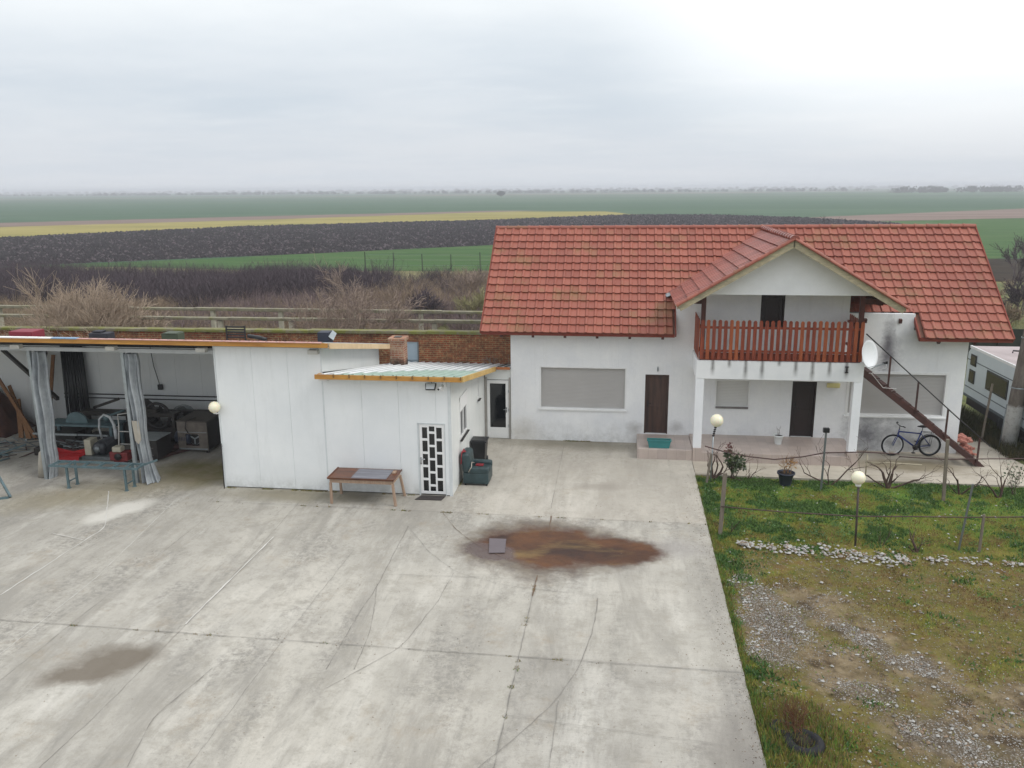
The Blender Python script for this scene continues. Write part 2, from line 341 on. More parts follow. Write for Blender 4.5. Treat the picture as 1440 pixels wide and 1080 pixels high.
    # rusty puddle: outer wet ring and inner rust
    B=t.math('MAXIMUM',t.math('MAXIMUM',t.blob(-1.9,19.85,2.25,1.95,R(-4),src=off),t.blob(-3.1,19.5,1.0,.95,src=off)),t.math('MAXIMUM',t.blob(-.1,19.75,1.4,1.0,src=off),t.blob(.55,19.95,.85,.6,src=off)))
    nn=t.math('MULTIPLY',t.math('SUBTRACT',t.noise(1.3,8,.72),.5),1.0)
    B=t.math('ADD',B,nn); wet=t.ramp(B,-.10,.22); c=t.mix(t.math('MULTIPLY',wet,.86),c,t.mix(t.ramp(t.noise(2.5,6,.7),.4,.6),lin('#5a4f46'),lin('#6f6455')))
    tail=t.ramp(t.math('ADD',t.blob(1.5,20.1,1.1,.9,src=off),nn),.1,.9,0,.4); c=t.mix(tail,c,lin('#8f8a89'))
    I=t.math('MAXIMUM',t.math('MAXIMUM',t.blob(-1.8,19.85,1.9,1.35,R(-6),src=off),t.blob(-2.75,19.8,1.0,.85,src=off)),t.math('MAXIMUM',t.blob(-.1,19.75,1.4,.85,src=off),t.blob(.5,19.9,.85,.6,src=off)))
    I=t.math('ADD',I,nn); ru=t.ramp(I,-.02,.26)
    rc=t.mix(t.ramp(t.noise(.9,6,.6,t.mapping((.7,1.1,1)),.6),.36,.64),lin('#2f170c'),lin('#5f3a1b')); rc=t.mix(t.ramp(t.noise(1.0,6,.6,t.mapping((.6,1.3,1),loc=(3,3,0)),.5),.5,.68,0,.85),rc,lin('#7a6238')); rc=t.mix(t.ramp(t.noise(3,5,.65),.52,.75,0,.6),rc,lin('#40200f'))
    rc=t.mix(t.ramp(I,.12,.32,.85,0),rc,lin('#4e2a1a'))
    c=t.mix(t.math('MULTIPLY',ru,.95),c,rc)
    film=t.ramp(t.math('ADD',t.blob(-3.2,19.3,.95,.62,R(-20),src=off),nn),.1,.35,0,.8); c=t.mix(film,c,lin('#5c4f4e'))
    rough=t.math('SUBTRACT',.92,t.math('ADD',t.math('MULTIPLY',wet,.42),t.math('MULTIPLY',film,.36)))
    t.bump(t.math('ADD',t.noise(28,5,.8),t.math('MULTIPLY',t.noise(4,5,.7),1.5)),.35,.015)
    return t.fin(c,rough,spec=.35)
CONC=concrete()
CRACK=M('joint_dark','#7d7973',.95,.3,3); CRACKL=M('joint_pale','#c6c3bd',.9,.12,2); CRACKB=M('joint_brown','#6b5746',.9,.25,3)
def path_mat():
    t=NT('path_concrete'); c=t.mix(t.ramp(t.noise(.6,7,.7),.35,.65),lin('#a69d90'),lin('#bdb5a6')); c=t.mix(t.ramp(t.noise(1.6,7,.75,t.mapping((.5,1.4,1))),.5,.66,0,.7),c,lin('#8c8371'))
    c=t.mix(t.ramp(t.math('ADD',t.blob(9.5,27.6,2.6,.9),t.math('MULTIPLY',t.noise(1.3,5,.7),.4)),.3,.8,0,.75),c,lin('#6f6448')); c=t.mix(t.ramp(t.noise(14,5,.8),.58,.72,0,.5),c,lin('#7d7668')); t.bump(t.noise(20,5,.8),.3,.01)
    return t.fin(c,.9)
PATH=path_mat()
DIRT=[(4.3,17.8,1.1,.8,0),(4.9,16.7,1.3,1.0,-50),(5.8,15.1,1.5,.8,-55),(6.4,13.4,1.4,1.0,-50),(5.4,12.9,1.2,.9,-50),(4.3,15.0,1.1,1.4,20),(6.8,11.6,1.6,1.2,0),(3.4,16.6,.8,1.6,0),(7.6,14.0,1.4,.9,-40),(5.2,11.5,1.0,.8,0)]
GRAV=[(3.15,18.0,.6,1.3,0),(3.35,16.9,.95,1.1,0),(3.1,15.4,.75,.75,0),(3.6,16.4,.7,.8,0),(5.1,16.2,.9,.4,-55),(5.7,15.4,.8,.45,-50),(5.6,13.0,1.2,.6,-45),(4.6,14.2,.7,.4,-45),(6.5,12.2,1.2,.7,-30)]
def lawn_mat():
    t=NT('mossy_lawn')
    nz=t.n('ShaderNodeVectorMath',operation='SCALE'); t.l(t.noisec(1.1,5),nz.inputs[0]); nz.inputs[3].default_value=1.3; w1=t.n('ShaderNodeVectorMath',operation='ADD'); t.l(t.tc,w1.inputs[0]); t.l(nz.outputs[0],w1.inputs[1]); off=t.mapping(loc=(-.65,-.65,0),src=w1.outputs[0])
    c=t.mix(t.ramp(t.noise(.9,8,.7),.36,.62),lin('#5d5f2b'),lin('#7d7538'))
    c=t.mix(t.ramp(t.noise(1.6,8,.75,t.mapping(loc=(5,5,0))),.5,.62,0,.85),c,lin('#705334'))
    c=t.mix(t.ramp(t.noise(2.6,7,.75,t.mapping(loc=(1,9,0))),.52,.64,0,.9),c,lin('#4e5e28'))
    x,y,z=t.sep()
    c=t.mix(t.math('MULTIPLY',t.ramp(y,20.5,23.5),t.ramp(t.noise(1.2,7,.7),.4,.6,.45,1.)),c,lin('#5e7c32'))
    def many(L):
        a=None
        for cx,cy,rx,ry,ro in L:
            b=t.blob(cx,cy,rx,ry,R(ro),src=off); a=b if a is None else t.math('MAXIMUM',a,b)
        return a
    nn=t.math('MULTIPLY',t.math('SUBTRACT',t.noise(1.5,8,.82),.5),1.9)
    D=t.ramp(t.math('ADD',many(DIRT),nn),-.05,.55)
    dc=t.mix(t.ramp(t.noise(1.3,7,.75),.36,.62),lin('#6a5b45'),lin('#97876d')); dc=t.mix(t.ramp(t.noise(8,6,.8),.5,.66,0,.7),dc,lin('#5d5040')); dc=t.mix(t.ramp(t.noise(1.1,7,.75,t.mapping(loc=(7,1,0))),.50,.60,0,.9),dc,lin('#41342a'))
    lowb=t.math('MULTIPLY',t.ramp(y,20.6,19.6),t.ramp(t.noise(1.4,8,.8,t.mapping(loc=(4,2,0))),.4,.58)); c=t.mix(t.math('MULTIPLY',lowb,.75),c,t.mix(t.ramp(t.noise(7,6,.8),.4,.6),lin('#53452f'),lin('#7c6c4b')))
    c=t.mix(t.math('MULTIPLY',D,.92),c,dc)
    G=t.ramp(t.math('ADD',many(GRAV),nn),.1,.5)
    v=t.n('ShaderNodeTexVoronoi'); t.l(t.tc,v.inputs[0]); v.inputs['Scale'].default_value=22
    gc=t.mix(t.ramp(v.outputs[0],.15,.5),lin('#9a958e'),lin('#5c5348'))
    c=t.mix(t.math('MULTIPLY',G,.7),c,gc)
    sp=t.math('MULTIPLY',t.ramp(t.noise(17,5,.85),.6,.7),t.ramp(D,0,1,.25,.8)); c=t.mix(sp,c,lin('#a59f94')); c=t.mix(t.ramp(t.noise(26,4,.85),.58,.7,0,.55),c,lin('#3a3222'))
    t.bump(t.math('ADD',t.noise(18,6,.8),t.math('MULTIPLY',t.noise(3,5,.7),2.)),.8,.05)
    return t.fin(c,1,spec=.15)
LAWN=lawn_mat()
HILLG=M('verge_grass','#4d5a2a',1,.3,1.5,c2='#6c6c3a')

# ------------------------------------------------------------------ camera
cd=bpy.data.cameras.new('camera'); cam=bpy.data.objects.new('camera',cd); sc.collection.objects.link(cam); sc.camera=cam
Rm=Matrix(((0.99134254,0.02308037,-0.12925658),(0.13110042,-0.22839507,0.96470118),(-0.00725591,-0.97329491,-0.22944359)))
mw=Matrix(((Rm[0][0],-Rm[0][1],-Rm[0][2],0),(Rm[1][0],-Rm[1][1],-Rm[1][2],0),(Rm[2][0],-Rm[2][1],-Rm[2][2],9.),(0,0,0,1)))
cam.matrix_world=mw; cd.sensor_width=36; cd.lens=36*1170/1440; cd.clip_end=30000; cd.clip_start=.1

# ------------------------------------------------------------------ world, sun
SUN_EL=R(48); SUN_AZ=R(62)     # azimuth clockwise from +Y (the way the camera looks)
w=bpy.data.worlds.new('World'); sc.world=w; w.use_nodes=True; nt=w.node_tree; nt.nodes.clear()
def wn(t,**k):
    x=nt.nodes.new(t)
    for a,b in k.items(): setattr(x,a,b)
    return x
wl=nt.links.new
out=wn('ShaderNodeOutputWorld'); sky=wn('ShaderNodeTexSky',sky_type='NISHITA'); sky.sun_disc=False; sky.sun_elevation=SUN_EL; sky.sun_rotation=SUN_AZ; sky.air_density=1.5; sky.dust_density=3
bg1=wn('ShaderNodeBackground'); wl(sky.outputs[0],bg1.inputs[0]); bg1.inputs[1].default_value=.1
tc=wn('ShaderNodeTexCoord')
def wm(op,a,b=0.):
    x=wn('ShaderNodeMath',operation=op)
    for i,v in enumerate((a,b)):
        if isinstance(v,bpy.types.NodeSocket): wl(v,x.inputs[i])
        else: x.inputs[i].default_value=v
    return x.outputs[0]
def wr(f,a,b,c=0.,d=1.,sm=False):
    x=wn('ShaderNodeMapRange'); x.clamp=True
    if sm: x.interpolation_type='SMOOTHSTEP'
    wl(f,x.inputs[0]); x.inputs[1].default_value=a;x.inputs[2].default_value=b;x.inputs[3].default_value=c;x.inputs[4].default_value=d; return x.outputs[0]
def wmix(f,a,b):
    x=wn('ShaderNodeMix',data_type='RGBA')
    for i,v in ((0,f),(6,a),(7,b)):
        if isinstance(v,bpy.types.NodeSocket): wl(v,x.inputs[i])
        else: x.inputs[i].default_value=v
    return x.outputs[2]
sx=wn('ShaderNodeSeparateXYZ'); wl(tc.outputs['Generated'],sx.inputs[0]); zz=sx.outputs[2]
# cloud sheet seen in perspective: project the direction on a plane overhead
dv=wm('MAXIMUM',wm('ADD',zz,.09),.02); cx=wm('DIVIDE',sx.outputs[0],dv); cy=wm('DIVIDE',sx.outputs[1],dv)
cb=wn('ShaderNodeCombineXYZ'); wl(cx,cb.inputs[0]); wl(cy,cb.inputs[1])
def wnoise(scale,detail,rough,loc=(0,0,0),stretch=(1,1,1)):
    m=wn('ShaderNodeMapping'); wl(cb.outputs[0],m.inputs[0]); m.inputs['Location'].default_value=loc; m.inputs['Scale'].default_value=stretch
    x=wn('ShaderNodeTexNoise'); wl(m.outputs[0],x.inputs[0]); x.inputs['Scale'].default_value=scale; x.inputs['Detail'].default_value=detail; x.inputs['Roughness'].default_value=rough; return x.outputs[0]
n1=wnoise(.42,7,.55,(3.1,1.2,0),(1,1.1,1)); n2=wnoise(1.3,7,.6,(8,2,0),(1,1.4,1))
gd=Vector((.36,.88,.30)).normalized(); dt=wn('ShaderNodeVectorMath',operation='DOT_PRODUCT'); nrm=wn('ShaderNodeVectorMath',operation='NORMALIZE'); wl(tc.outputs['Generated'],nrm.inputs[0]); wl(nrm.outputs[0],dt.inputs[0]); dt.inputs[1].default_value=gd
glow=wr(dt.outputs['Value'],.89,.992,0,1,True)
base=wmix(wr(zz,-.02,.30),(.66,.695,.74,1),(.70,.765,.83,1))
c=wmix(wr(n1,.34,.66,0,.8,True),base,(.56,.63,.705,1)); 
c=wmix(wr(n2,.5,.78,0,.16,True),c,(.88,.91,.93,1))
c=wmix(wm('MULTIPLY',wr(zz,.0,.09,1,0),.75),c,(.655,.685,.73,1))
c=wmix(wm('MULTIPLY',wr(glow,0,1,0,1),wr(zz,.02,.18,0,1)),c,(1.15,1.17,1.17,1))
top=wr(zz,.11,.215,0,.95,True); c=wmix(wm('MULTIPLY',top,wr(n1,.3,.7,1,.45)),c,(.93,.96,.97,1))
c=wmix(wr(zz,.35,.7,0,1),c,(1.18,1.22,1.27,1))
bg2=wn('ShaderNodeBackground'); wl(c,bg2.inputs[0]); bg2.inputs[1].default_value=1.16
mx=wn('ShaderNodeMixShader'); mx.inputs[0].default_value=.93; wl(bg1.outputs[0],mx.inputs[1]); wl(bg2.outputs[0],mx.inputs[2]); wl(mx.outputs[0],out.inputs[0])
ld=bpy.data.lights.new('sun','SUN'); ld.energy=1.4; ld.angle=R(25); ld.color=(1,.97,.92); lo=bpy.data.objects.new('sun',ld); sc.collection.objects.link(lo)
sd=Vector((math.sin(R(75))*math.cos(SUN_EL),-.18,math.sin(SUN_EL))); lo.rotation_euler=sd.to_track_quat('Z','Y').to_euler()
vs=sc.view_settings; vs.view_transform='Standard'; vs.look='None'; vs.exposure=0; vs.gamma=1

# ------------------------------------------------------------------ ground, fields
def poly_sheet(name,pts,z,mat,label=None,jit=0,step=12):
    P=[]
    for i,p in enumerate(pts):
        q=pts[(i+1)%len(pts)]; d=math.dist(p,q); n=max(1,int(d/step)) if jit else 1
        for k in range(n):
            f=k/n; x=p[0]+(q[0]-p[0])*f; y=p[1]+(q[1]-p[1])*f
            if jit: x+=rng.uniform(-jit,jit); y+=rng.uniform(-jit,jit)
            P.append((x,y,z))
    m=MB(); m.add(P,[tuple(range(len(P)))]); o=m.build(name,mat,kind='structure',fixn=False)
    if o.data.polygons[0].normal.z<0: o.data.flip_normals()
    if label: o['label']=label
    return o
g=MB(); g.add([(-9000,-300,-.12),(9000,-300,-.12),(9000,9500,-.12),(-9000,9500,-.12)],[(0,1,2,3)]); g.build('ground',ground_base(),kind='structure',fixn=False)
poly_sheet('wheat_field',[(-9000,60),(-190,70),(-77,93),(-62,96),(-40,92),(-18,93),(30,100),(48,112),(150,112),(9000,112),(9000,9400),(-9000,9400)],-.10,FAR,'pale green field running to the horizon')
poly_sheet('near_wheat_field',[(-77,93),(-62,96),(-40,92),(-18,93),(30,100),(48,113),(160,113),(420,113),(420,330),(109,249),(57,224),(40,200),(-21,136),(-44,118),(-62,103)],-.08,FIELD_GREEN2,'bright green wheat field behind the thicket',.6,8)
poly_sheet('ploughed_field',[(-240,20),(-77,95),(-44,118),(-21,136),(63,205),(66,215),(51.5,254.7),(28,282.7),(.5,285.4),(-36.5,244),(-95,204.8),(-125,155),(-300,60)],-.06,ploughed(),'dark ploughed field',.8,8)
poly_sheet('stubble_field',[(-300,60),(-125,155),(-95,204.8),(-36.5,244),(.5,285.4),(6,291),(1.7,296),(-7.6,328.8),(-44,333.7),(-113,249),(-163,203),(-400,70)],-.07,YELLOW,'narrow yellow stubble field',.8,9)
poly_sheet('fallow_field',[(-400,70),(-163,203),(-113,249),(-44,333.7),(-30,343),(-52,345),(-128,283),(-185,231),(-460,80)],-.065,BROWNF,'thin brown fallow strip',.8,9)
poly_sheet('fallow_strip',[(49.5,254.8),(150,346),(420,560),(430,390),(109,250),(57,223.8),(52,240)],-.07,BROWNF,'brown fallow strip beyond the roof',.8,9)
poly_sheet('dirt_strip',[(26,86),(34,96),(36,112),(160,113.5),(160,90),(60,84)],-.06,DARKSOIL,'dark bare soil strip',.5,5)
for i,(x0,x1,y0,y1,k) in enumerate([(-900,200,820,880,0),(-300,900,1150,1230,0),(-1500,300,560,585,1),(200,1400,900,960,1),(-600,1600,1700,1850,0)]):
    poly_sheet('far_strip',[(x0,y0),(x1,y0+(x1-x0)*.35),(x1,y1+(x1-x0)*.35),(x0,y1)],-.05,[BROWNF,FIELD_GREEN][k],None,1,40)
pp=[(-240,20),(-77,95),(-44,118),(-21,136),(63,205),(66,215),(51.5,254.7),(28,282.7),(.5,285.4),(-36.5,244),(-95,204.8),(-125,155),(-300,60)]
def inside(x,y_):
    c_=False
    for i in range(len(pp)):
        (a,b),(c2_,d_)=pp[i],pp[i-1]
        if (b>y_)!=(d_>y_) and x<(c2_-a)*(y_-b)/(d_-b)+a: c_=not c_
    return c_
cm=MB(); k=0; r9=random.Random(3)
while k<60000:
    y_=r9.uniform(70,285); x=r9.uniform(-.80*y_-8,.32*y_)
    if not inside(x,y_): continue
    k+=1; s_=r9.uniform(.12,.42)*(.7+y_/300); h=s_*r9.uniform(.4,.9); a=r9.uniform(0,2*PI); P=[]
    for q in range(4): aa=a+q*PI/2+r9.uniform(-.4,.4); rr=s_*r9.uniform(.6,1.2); P.append((x+rr*math.cos(aa),y_+rr*math.sin(aa),-.07))
    P.append((x+r9.uniform(-.3,.3)*s_,y_+r9.uniform(-.3,.3)*s_,-.06+h)); b=len(cm.v); cm.v+=P
    for q in range(4): cm.f.append((b+q,b+(q+1)%4,b+4)); cm.m.append(0 if k%7 else 1); cm.sm.append(False)
o=cm.build('soil_clods',[M('clod_dark','#231d20',.95,.5,.2),M('clod_pale','#554a4e',.95,.3,.3)],fixn=False); tag(o,'turned clods of the dark ploughed field','soil',None,'stuff')
# yard slab: bays and joints in one mesh
XE=2.44
y=MB()
y.add([(-32,-6,0),(XE,-6,0),(XE,29.3,0),(-32,29.3,0)],[(0,1,2,3)],0)
n=170; ys=[-6+(35.3)*i/n for i in range(n+1)]
edge=[(XE+rng.uniform(-.012,.012),yy,0) for yy in ys]
top=len(y.v)
for i in range(n):
    a,b=edge[i],edge[i+1]
    y.add([(XE-.03,a[1],0.0005),(a[0],a[1],0.0005),(b[0],b[1],0.0005),(XE-.03,b[1],0.0005),(a[0],a[1],-.11),(b[0],b[1],-.11)],[(0,1,2,3),(1,4,5,2)],0)
def strip(mb,pts,w,mi,z=.004,wob=.006):
    P=[]
    for i in range(len(pts)-1):
        a=Vector(pts[i]);b=Vector(pts[i+1]);n=max(2,int((b-a).length/.18))
        for k in range(n): P.append(a+(b-a)*(k/n))
    P.append(Vector(pts[-1])); 
    # smooth
    for _ in range(3 if len(pts)>2 else 0): P=[P[0]]+[(P[i-1]+P[i]*2+P[i+1])/4 for i in range(1,len(P)-1)]+[P[-1]]
    vs=[];fs=[]
    for i,p in enumerate(P):
        d=(P[min(i+1,len(P)-1)]-P[max(i-1,0)]).normalized(); nn=Vector((-d.y,d.x)); ww=w*rng.uniform(.2,.85)/2; o=rng.uniform(-wob,wob)
        vs+= [(p.x+nn.x*(o+ww),p.y+nn.y*(o+ww),z),(p.x+nn.x*(o-ww),p.y+nn.y*(o-ww),z)]
    for i in range(len(P)-1): fs.append((2*i,2*i+1,2*i+3,2*i+2))
    mb.add(vs,fs,mi)
J=dict(a=[(-11.5,8),(-11.51,21.83)],b=[(-13.11,21.98),(-12.32,16.85),(-12.17,13.47)],c=[(-15.53,22.32),(-13.93,19.67),(-13.97,18.77),(-13.98,15.75)],
d=[(-9.34,22.29),(-9.09,17.37),(-9.05,14.87),(-9.02,12.26),(-9.11,10.0)],e=[(-6.67,19.25),(-6.75,14.74),(-6.73,12.14),(-6.72,9.8)],
f=[(-5.66,20.72),(-5.59,18.90),(-5.50,17.21),(-5.53,15.56),(-5.48,13.72)],g=[(-5.53,17.31),(-5.07,15.29),(-4.95,13.78)],
h=[(-3.87,18.06),(-3.94,16.63),(-4.26,14.66),(-4.74,13.93),(-5.27,13.13)],i=[(-.39,17.22),(-.44,15.84),(-.68,14.30),(-1.02,13.25),(-1.56,12.22),(-2.07,11.39),(-2.6,10.6)],
j=[(-.98,13.25),(-.98,12.14),(-1.,11.)],k=[(-5.69,20.72),(-4.74,19.17),(-3.80,18.07),(-2.52,17.56),(-.42,17.28)],
l=[(-4.95,21.79),(-4.33,20.63),(-3.54,19.66),(-2.40,18.74),(-1.48,18.42),(-.61,18.44)],m=[(-7.68,13.50),(-7.99,11.90),(-7.68,10.65)])
Z=.004
for key,wd,mi in (('a',.022,0+1),('b',.03,2),('c',.07,2),('d',.022,1),('e',.018,1),('f',.022,1),('g',.02,1),('h',.022,1),('i',.03,1),('j',.018,1),('k',.018,1),('l',.03,3),('m',.03,1)):
    strip(y,J[key],wd*.65,mi,Z,.012); Z+=.0012
strip(y,[(-9.05,19.6),(-9.06,15.0)],.05,2,Z); Z+=.001
for pts,wd,mi in (([(-16.,14.72),(XE,14.56)],.02,1),([(-12,21.85),(XE,21.76)],.018,1),([(-1.86,8),(-1.86,18.15)],.022,1),([(-1.86,17.1),(-1.86,18.15)],.05,3),([(-1.84,21.85),(-1.82,20.7)],.05,3),([(-1.9,22.4),(-1.95,28.6)],.014,1),([(-5.8,17.75),(-3.2,17.9)],.014,1),([(-1.9,12.7),(2.4,12.3)],.01,1),([(-11,22.75),(-6.1,22.8)],.02,1),([(-17.5,22.6),(-13.5,22.1)],.02,1),([(-15.1,19.1),(-14.0,18.8)],.04,2)):
    strip(y,pts,wd,mi,Z,.008); Z+=.001
yard=y.build('yard',[CONC,CRACK,CRACKL,CRACKB],kind='structure',fixn=False); yard['label']='broad grey concrete yard'
# lawn
def hgt(x,yy): return noise.noise(Vector((x*.6,yy*.6,0)))*.03+noise.noise(Vector((x*2.2,yy*2.2,3)))*.012
lm=MB(); nx,ny=130,130; X0,X1,Y0,Y1=XE+.01,34.,-6.,25.9
for j in range(ny+1):
    for i in range(nx+1):
        xx=X0+(X1-X0)*(i/nx)**1.5; yy=Y0+(Y1-Y0)*j/ny; lm.v.append((xx,yy,-.05+hgt(xx,yy)))
for j in range(ny):
    for i in range(nx):
        a=j*(nx+1)+i; lm.f.append((a,a+1,a+nx+2,a+nx+1)); lm.m.append(0); lm.sm.append(True)
lawn=lm.build('lawn',LAWN,kind='structure',fixn=False); lawn['label']='mossy lawn with a worn gravelly track'
pa=MB(); pa.prism([(2.46,25.93),(13.0,25.97),(13.55,26.6),(13.15,28.6),(12.95,31.5),(11.6,31.5),(11.5,29.3),(2.46,29.3)],'z',-.12,-.012); pth=pa.build('path',PATH,kind='structure'); pth['label']='pale concrete path along the house front'
v=MB(); v.add([(12.2,25.9,-.06),(60,25.9,-.06),(60,84,-.06),(12.2,84,-.06)],[(0,1,2,3)]); v.build('verge',HILLG,kind='structure',fixn=False)

# ------------------------------------------------------------------ HOUSE
house=thing('house','white rendered house with red tiled roof and wooden balcony','house',(3.8,29.1,0))
def wall_y(mb,x0,x1,z0,z1,y0,y1,ops,mi=0):
    xs=sorted({x0,x1}|{o[0] for o in ops}|{o[1] for o in ops})
    for a,b in zip(xs[:-1],xs[1:]):
        zs=[(o[2],o[3]) for o in ops if o[0]<=a+1e-6 and o[1]>=b-1e-6]; zs.sort(); z=z0
        for (p,q) in zs:
            if p>z+1e-6: mb.box(a,b,y0,y1,z,p,mi)
            z=q
        if z1>z+1e-6: mb.box(a,b,y0,y1,z,z1,mi)
YF=29.1
front=MB()
ops=[(-2.89,.21,1.2,2.77),(.87,1.70,.37,2.54),(3.30,4.50,1.42,2.42),(5.92,6.73,.41,2.41),(7.72,11.0,1.24,2.82)]
wall_y(front,-3.94,11.5,-.1,4.25,YF,YF+.3,ops)
# upper wall behind the balcony under the dormer
front.prism([(1.86,4.25),(4.69,4.25),(4.69,5.44),(4.69,5.66),(2.45,5.66),(1.86,5.3)],'y',YF,YF+.3)
front.prism([(4.69,5.44),(5.48,5.44),(5.48,5.66),(4.69,5.66)],'y',YF,YF+.3)
front.prism([(5.48,4.25),(9.72,4.25),(9.72,4.8),(7.6,4.8),(7.6,5.66),(5.48,5.66)],'y',YF,YF+.3)
front.build('front_wall',W,house)
side=MB()
for xa,xb in ((-3.94,-3.64),(11.2,11.5)):
    side.prism([(29.4,-.1),(29.4,4.25),(32.6,6.9),(35.8,4.25),(35.8,-.1)],'x',xa,xb)
side.box(-3.94,11.5,35.8,36.1,-.1,4.25); side.build('side_wall',W,house)
# gable panel over the balcony
gp=MB(); gp.prism([(2.66,5.63),(7.9,5.63),(7.95,5.72),(5.24,7.2),(2.52,5.72)],'y',27.2,27.4); gp.build('gable_panel',PILL,house)
ce=MB(); ce.box(2.5,7.85,27.4,29.1,5.63,5.68); ce.build('balcony_ceiling',WPAINT,house)
# plinth of the porch, step
pf=MB(); pf.prism([(27.28,-.02),(27.28,.31),(29.1,.41),(29.1,-.02)],'x',2.47,7.77); pf.box(2.46,2.75,27.27,27.57,-.02,.452); pf.box(7.43,7.78,27.27,27.57,-.02,.452); pf.build('terrace',PINKT,house,bevel=.01)
st=MB(); st.box(.62,2.455,27.3,29.1,-.02,.35); st.build('doorstep',PINKT,house,bevel=.01)
for xa in (2.46,7.45):
    p=MB(); p.box(xa,xa+.27,27.28,27.55,.45,2.84); o=p.build('pillar',PILL,house,bevel=.012)
bs=MB(); bs.box(2.46,7.72,27.27,27.55,2.84,3.46); bs.box(2.46,2.73,27.55,29.1,2.84,3.3); bs.box(7.45,7.72,27.55,29.1,2.84,3.3); bs.box(2.46,7.72,27.55,29.1,3.3,3.46); bs.build('balcony_slab',[SLAB],house,bevel=.012)
# small bracket on the balcony edge
b=MB(); b.box(7.16,7.2,27.2,27.268,3.15,3.34); b.box(7.13,7.23,27.22,27.268,3.32,3.35); b.box(7.13,7.23,27.22,27.268,3.14,3.17); b.build('wall_hook',BLACKM,house)
# railing: pickets along the front and the two sides
rail=MB()
def picket(x,y_,axis,mi):
    w2=.056; z0=3.5+rng.uniform(-.01,.01); z1=4.80+rng.uniform(-.012,.012)
    pts=[(-w2,z0),(w2,z0),(w2,z1-.05),(w2*.72,z1-.015),(w2*.3,z1),(-w2*.3,z1),(-w2*.72,z1-.015),(-w2,z1-.05)]
    if axis=='x': rail.prism([(x+p[0],p[1]) for p in pts],'y',y_,y_+.022,mi)
    else: rail.prism([(y_+p[0],p[1]) for p in pts],'x',x,x+.022,mi)
nP=28
for i in range(nP): picket(2.60+i*(7.56-2.60)/(nP-1),27.24,'x',1 if rng.random()<.3 else 0)
for i in range(9): picket(2.50,27.38+i*.2,'y',1 if rng.random()<.3 else 0); picket(7.60,27.38+i*.2,'y',0)
for z in (3.78,4.55):
    rail.box(2.53,7.59,27.263,27.32,z-.035,z+.035); rail.box(2.523,2.57,27.33,29.09,z-.035,z+.035); rail.box(7.55,7.598,27.33,29.09,z-.035,z+.035)
rail.box(2.6,7.5,27.33,27.345,3.465,3.72,0)
rail.build('balcony_railing',[PICKET,PICKET_OR],house)
for xa in (2.55,7.46):
    p=MB(); p.box(xa,xa+.14,27.34,27.48,3.46,5.63); p.build('post',POSTW,house,bevel=.006)
for bx_ in ((2.2,2.54,27.36,27.5,5.3,5.44),(7.61,8.35,27.42,27.56,5.33,5.5),(8.05,8.2,27.57,29.2,5.28,5.42)): bm=MB(); bm.box(*bx_); bm.build('roof_beam',POSTW,house)
# roofs
SL=math.atan2(7.5-4.12,32.6-28.5)
def roof_slab(x0,x1,ya,mb):
    # solid between (ya) and the ridge, 0.13 thick, tile surface added above
    za=4.12+(ya-28.5)*math.tan(SL); t=.13/math.cos(SL)
    mb.prism([(ya,za-t),(ya,za-.03),(32.6,7.5-.03),(32.6,7.5-t)],'x',x0,x1)
sl=MB(); roof_slab(-4.86,1.80,28.53,sl); roof_slab(1.80,9.72,29.42,sl); roof_slab(9.72,12.6,28.53,sl)
sl.prism([(36.7,4.12-.17),(36.7,4.12),(32.6,7.5),(32.6,7.33)],'x',-4.86,12.6)
roof=sl.build('roof',[M('roof_board','#6d4a3c',.9)],house)
class Tiles(MB): pass
def tile_slope(name,parent,O,U,V,nu,nv,tw,th,mat,skip=lambda i,j:False,roll=.042,lip=.055,sub=6):
    O=Vector(O);U=Vector(U).normalized();V=Vector(V).normalized();N=U.cross(V).normalized()
    if N.z<0: N=-N
    mb=MB(); tint=[]
    prof=[(0,.0),(.10,.9),(.2,1.),(.3,.85),(.4,.05),(.7,0.)][:sub]
    for j in range(nv):
        for i in range(nu):
            if skip(i,j): continue
            t=rng.random(); dj=rng.uniform(-.006,.006); dz=rng.uniform(-.003,.003)
            ps=prof+[(1,0)]; vs=[]
            for a,h in ps:
                u=(i+a)*tw; hh=h*roll+dz
                # front edge scallop: the roll hangs a little lower
                vl=j*th-.03-h*.012+dj; vh=(j+1)*th+.02
                vs.append(O+U*u+V*vl+N*(hh+lip)); vs.append(O+U*u+V*vh+N*(hh)); vs.append(O+U*u+V*vl+N*(hh+lip-.030))
            fs=[]
            for k in range(len(ps)-1): fs.append((3*k,3*k+3,3*k+4,3*k+1)); fs.append((3*k+2,3*k+5,3*k+3,3*k))
            mb.add(vs,fs); tint+= [t]*len(fs)
    o=mb.build(name,mat,parent,fixn=False)
    at=o.data.attributes.new('tint','FLOAT','FACE'); at.data.foreach_set('value',tint)
    return o
Ls=math.hypot(4.1,3.38); nv=14; th=Ls/nv; tw=.3017; nu=58
def sk(i,j):
    x=-4.91+(i+.5)*tw; return j<3 and 1.83<x<9.74
tile_slope('roof_tiles',roof,(-4.91,28.46,4.10),(1,0,0),(0,4.1,3.38),nu,nv,tw,th,TILE,sk)
tile_slope('roof_tiles',roof,(-4.91,36.74,4.10),(1,0,0),(0,-4.1,3.38),nu,nv,tw,th,TILE)
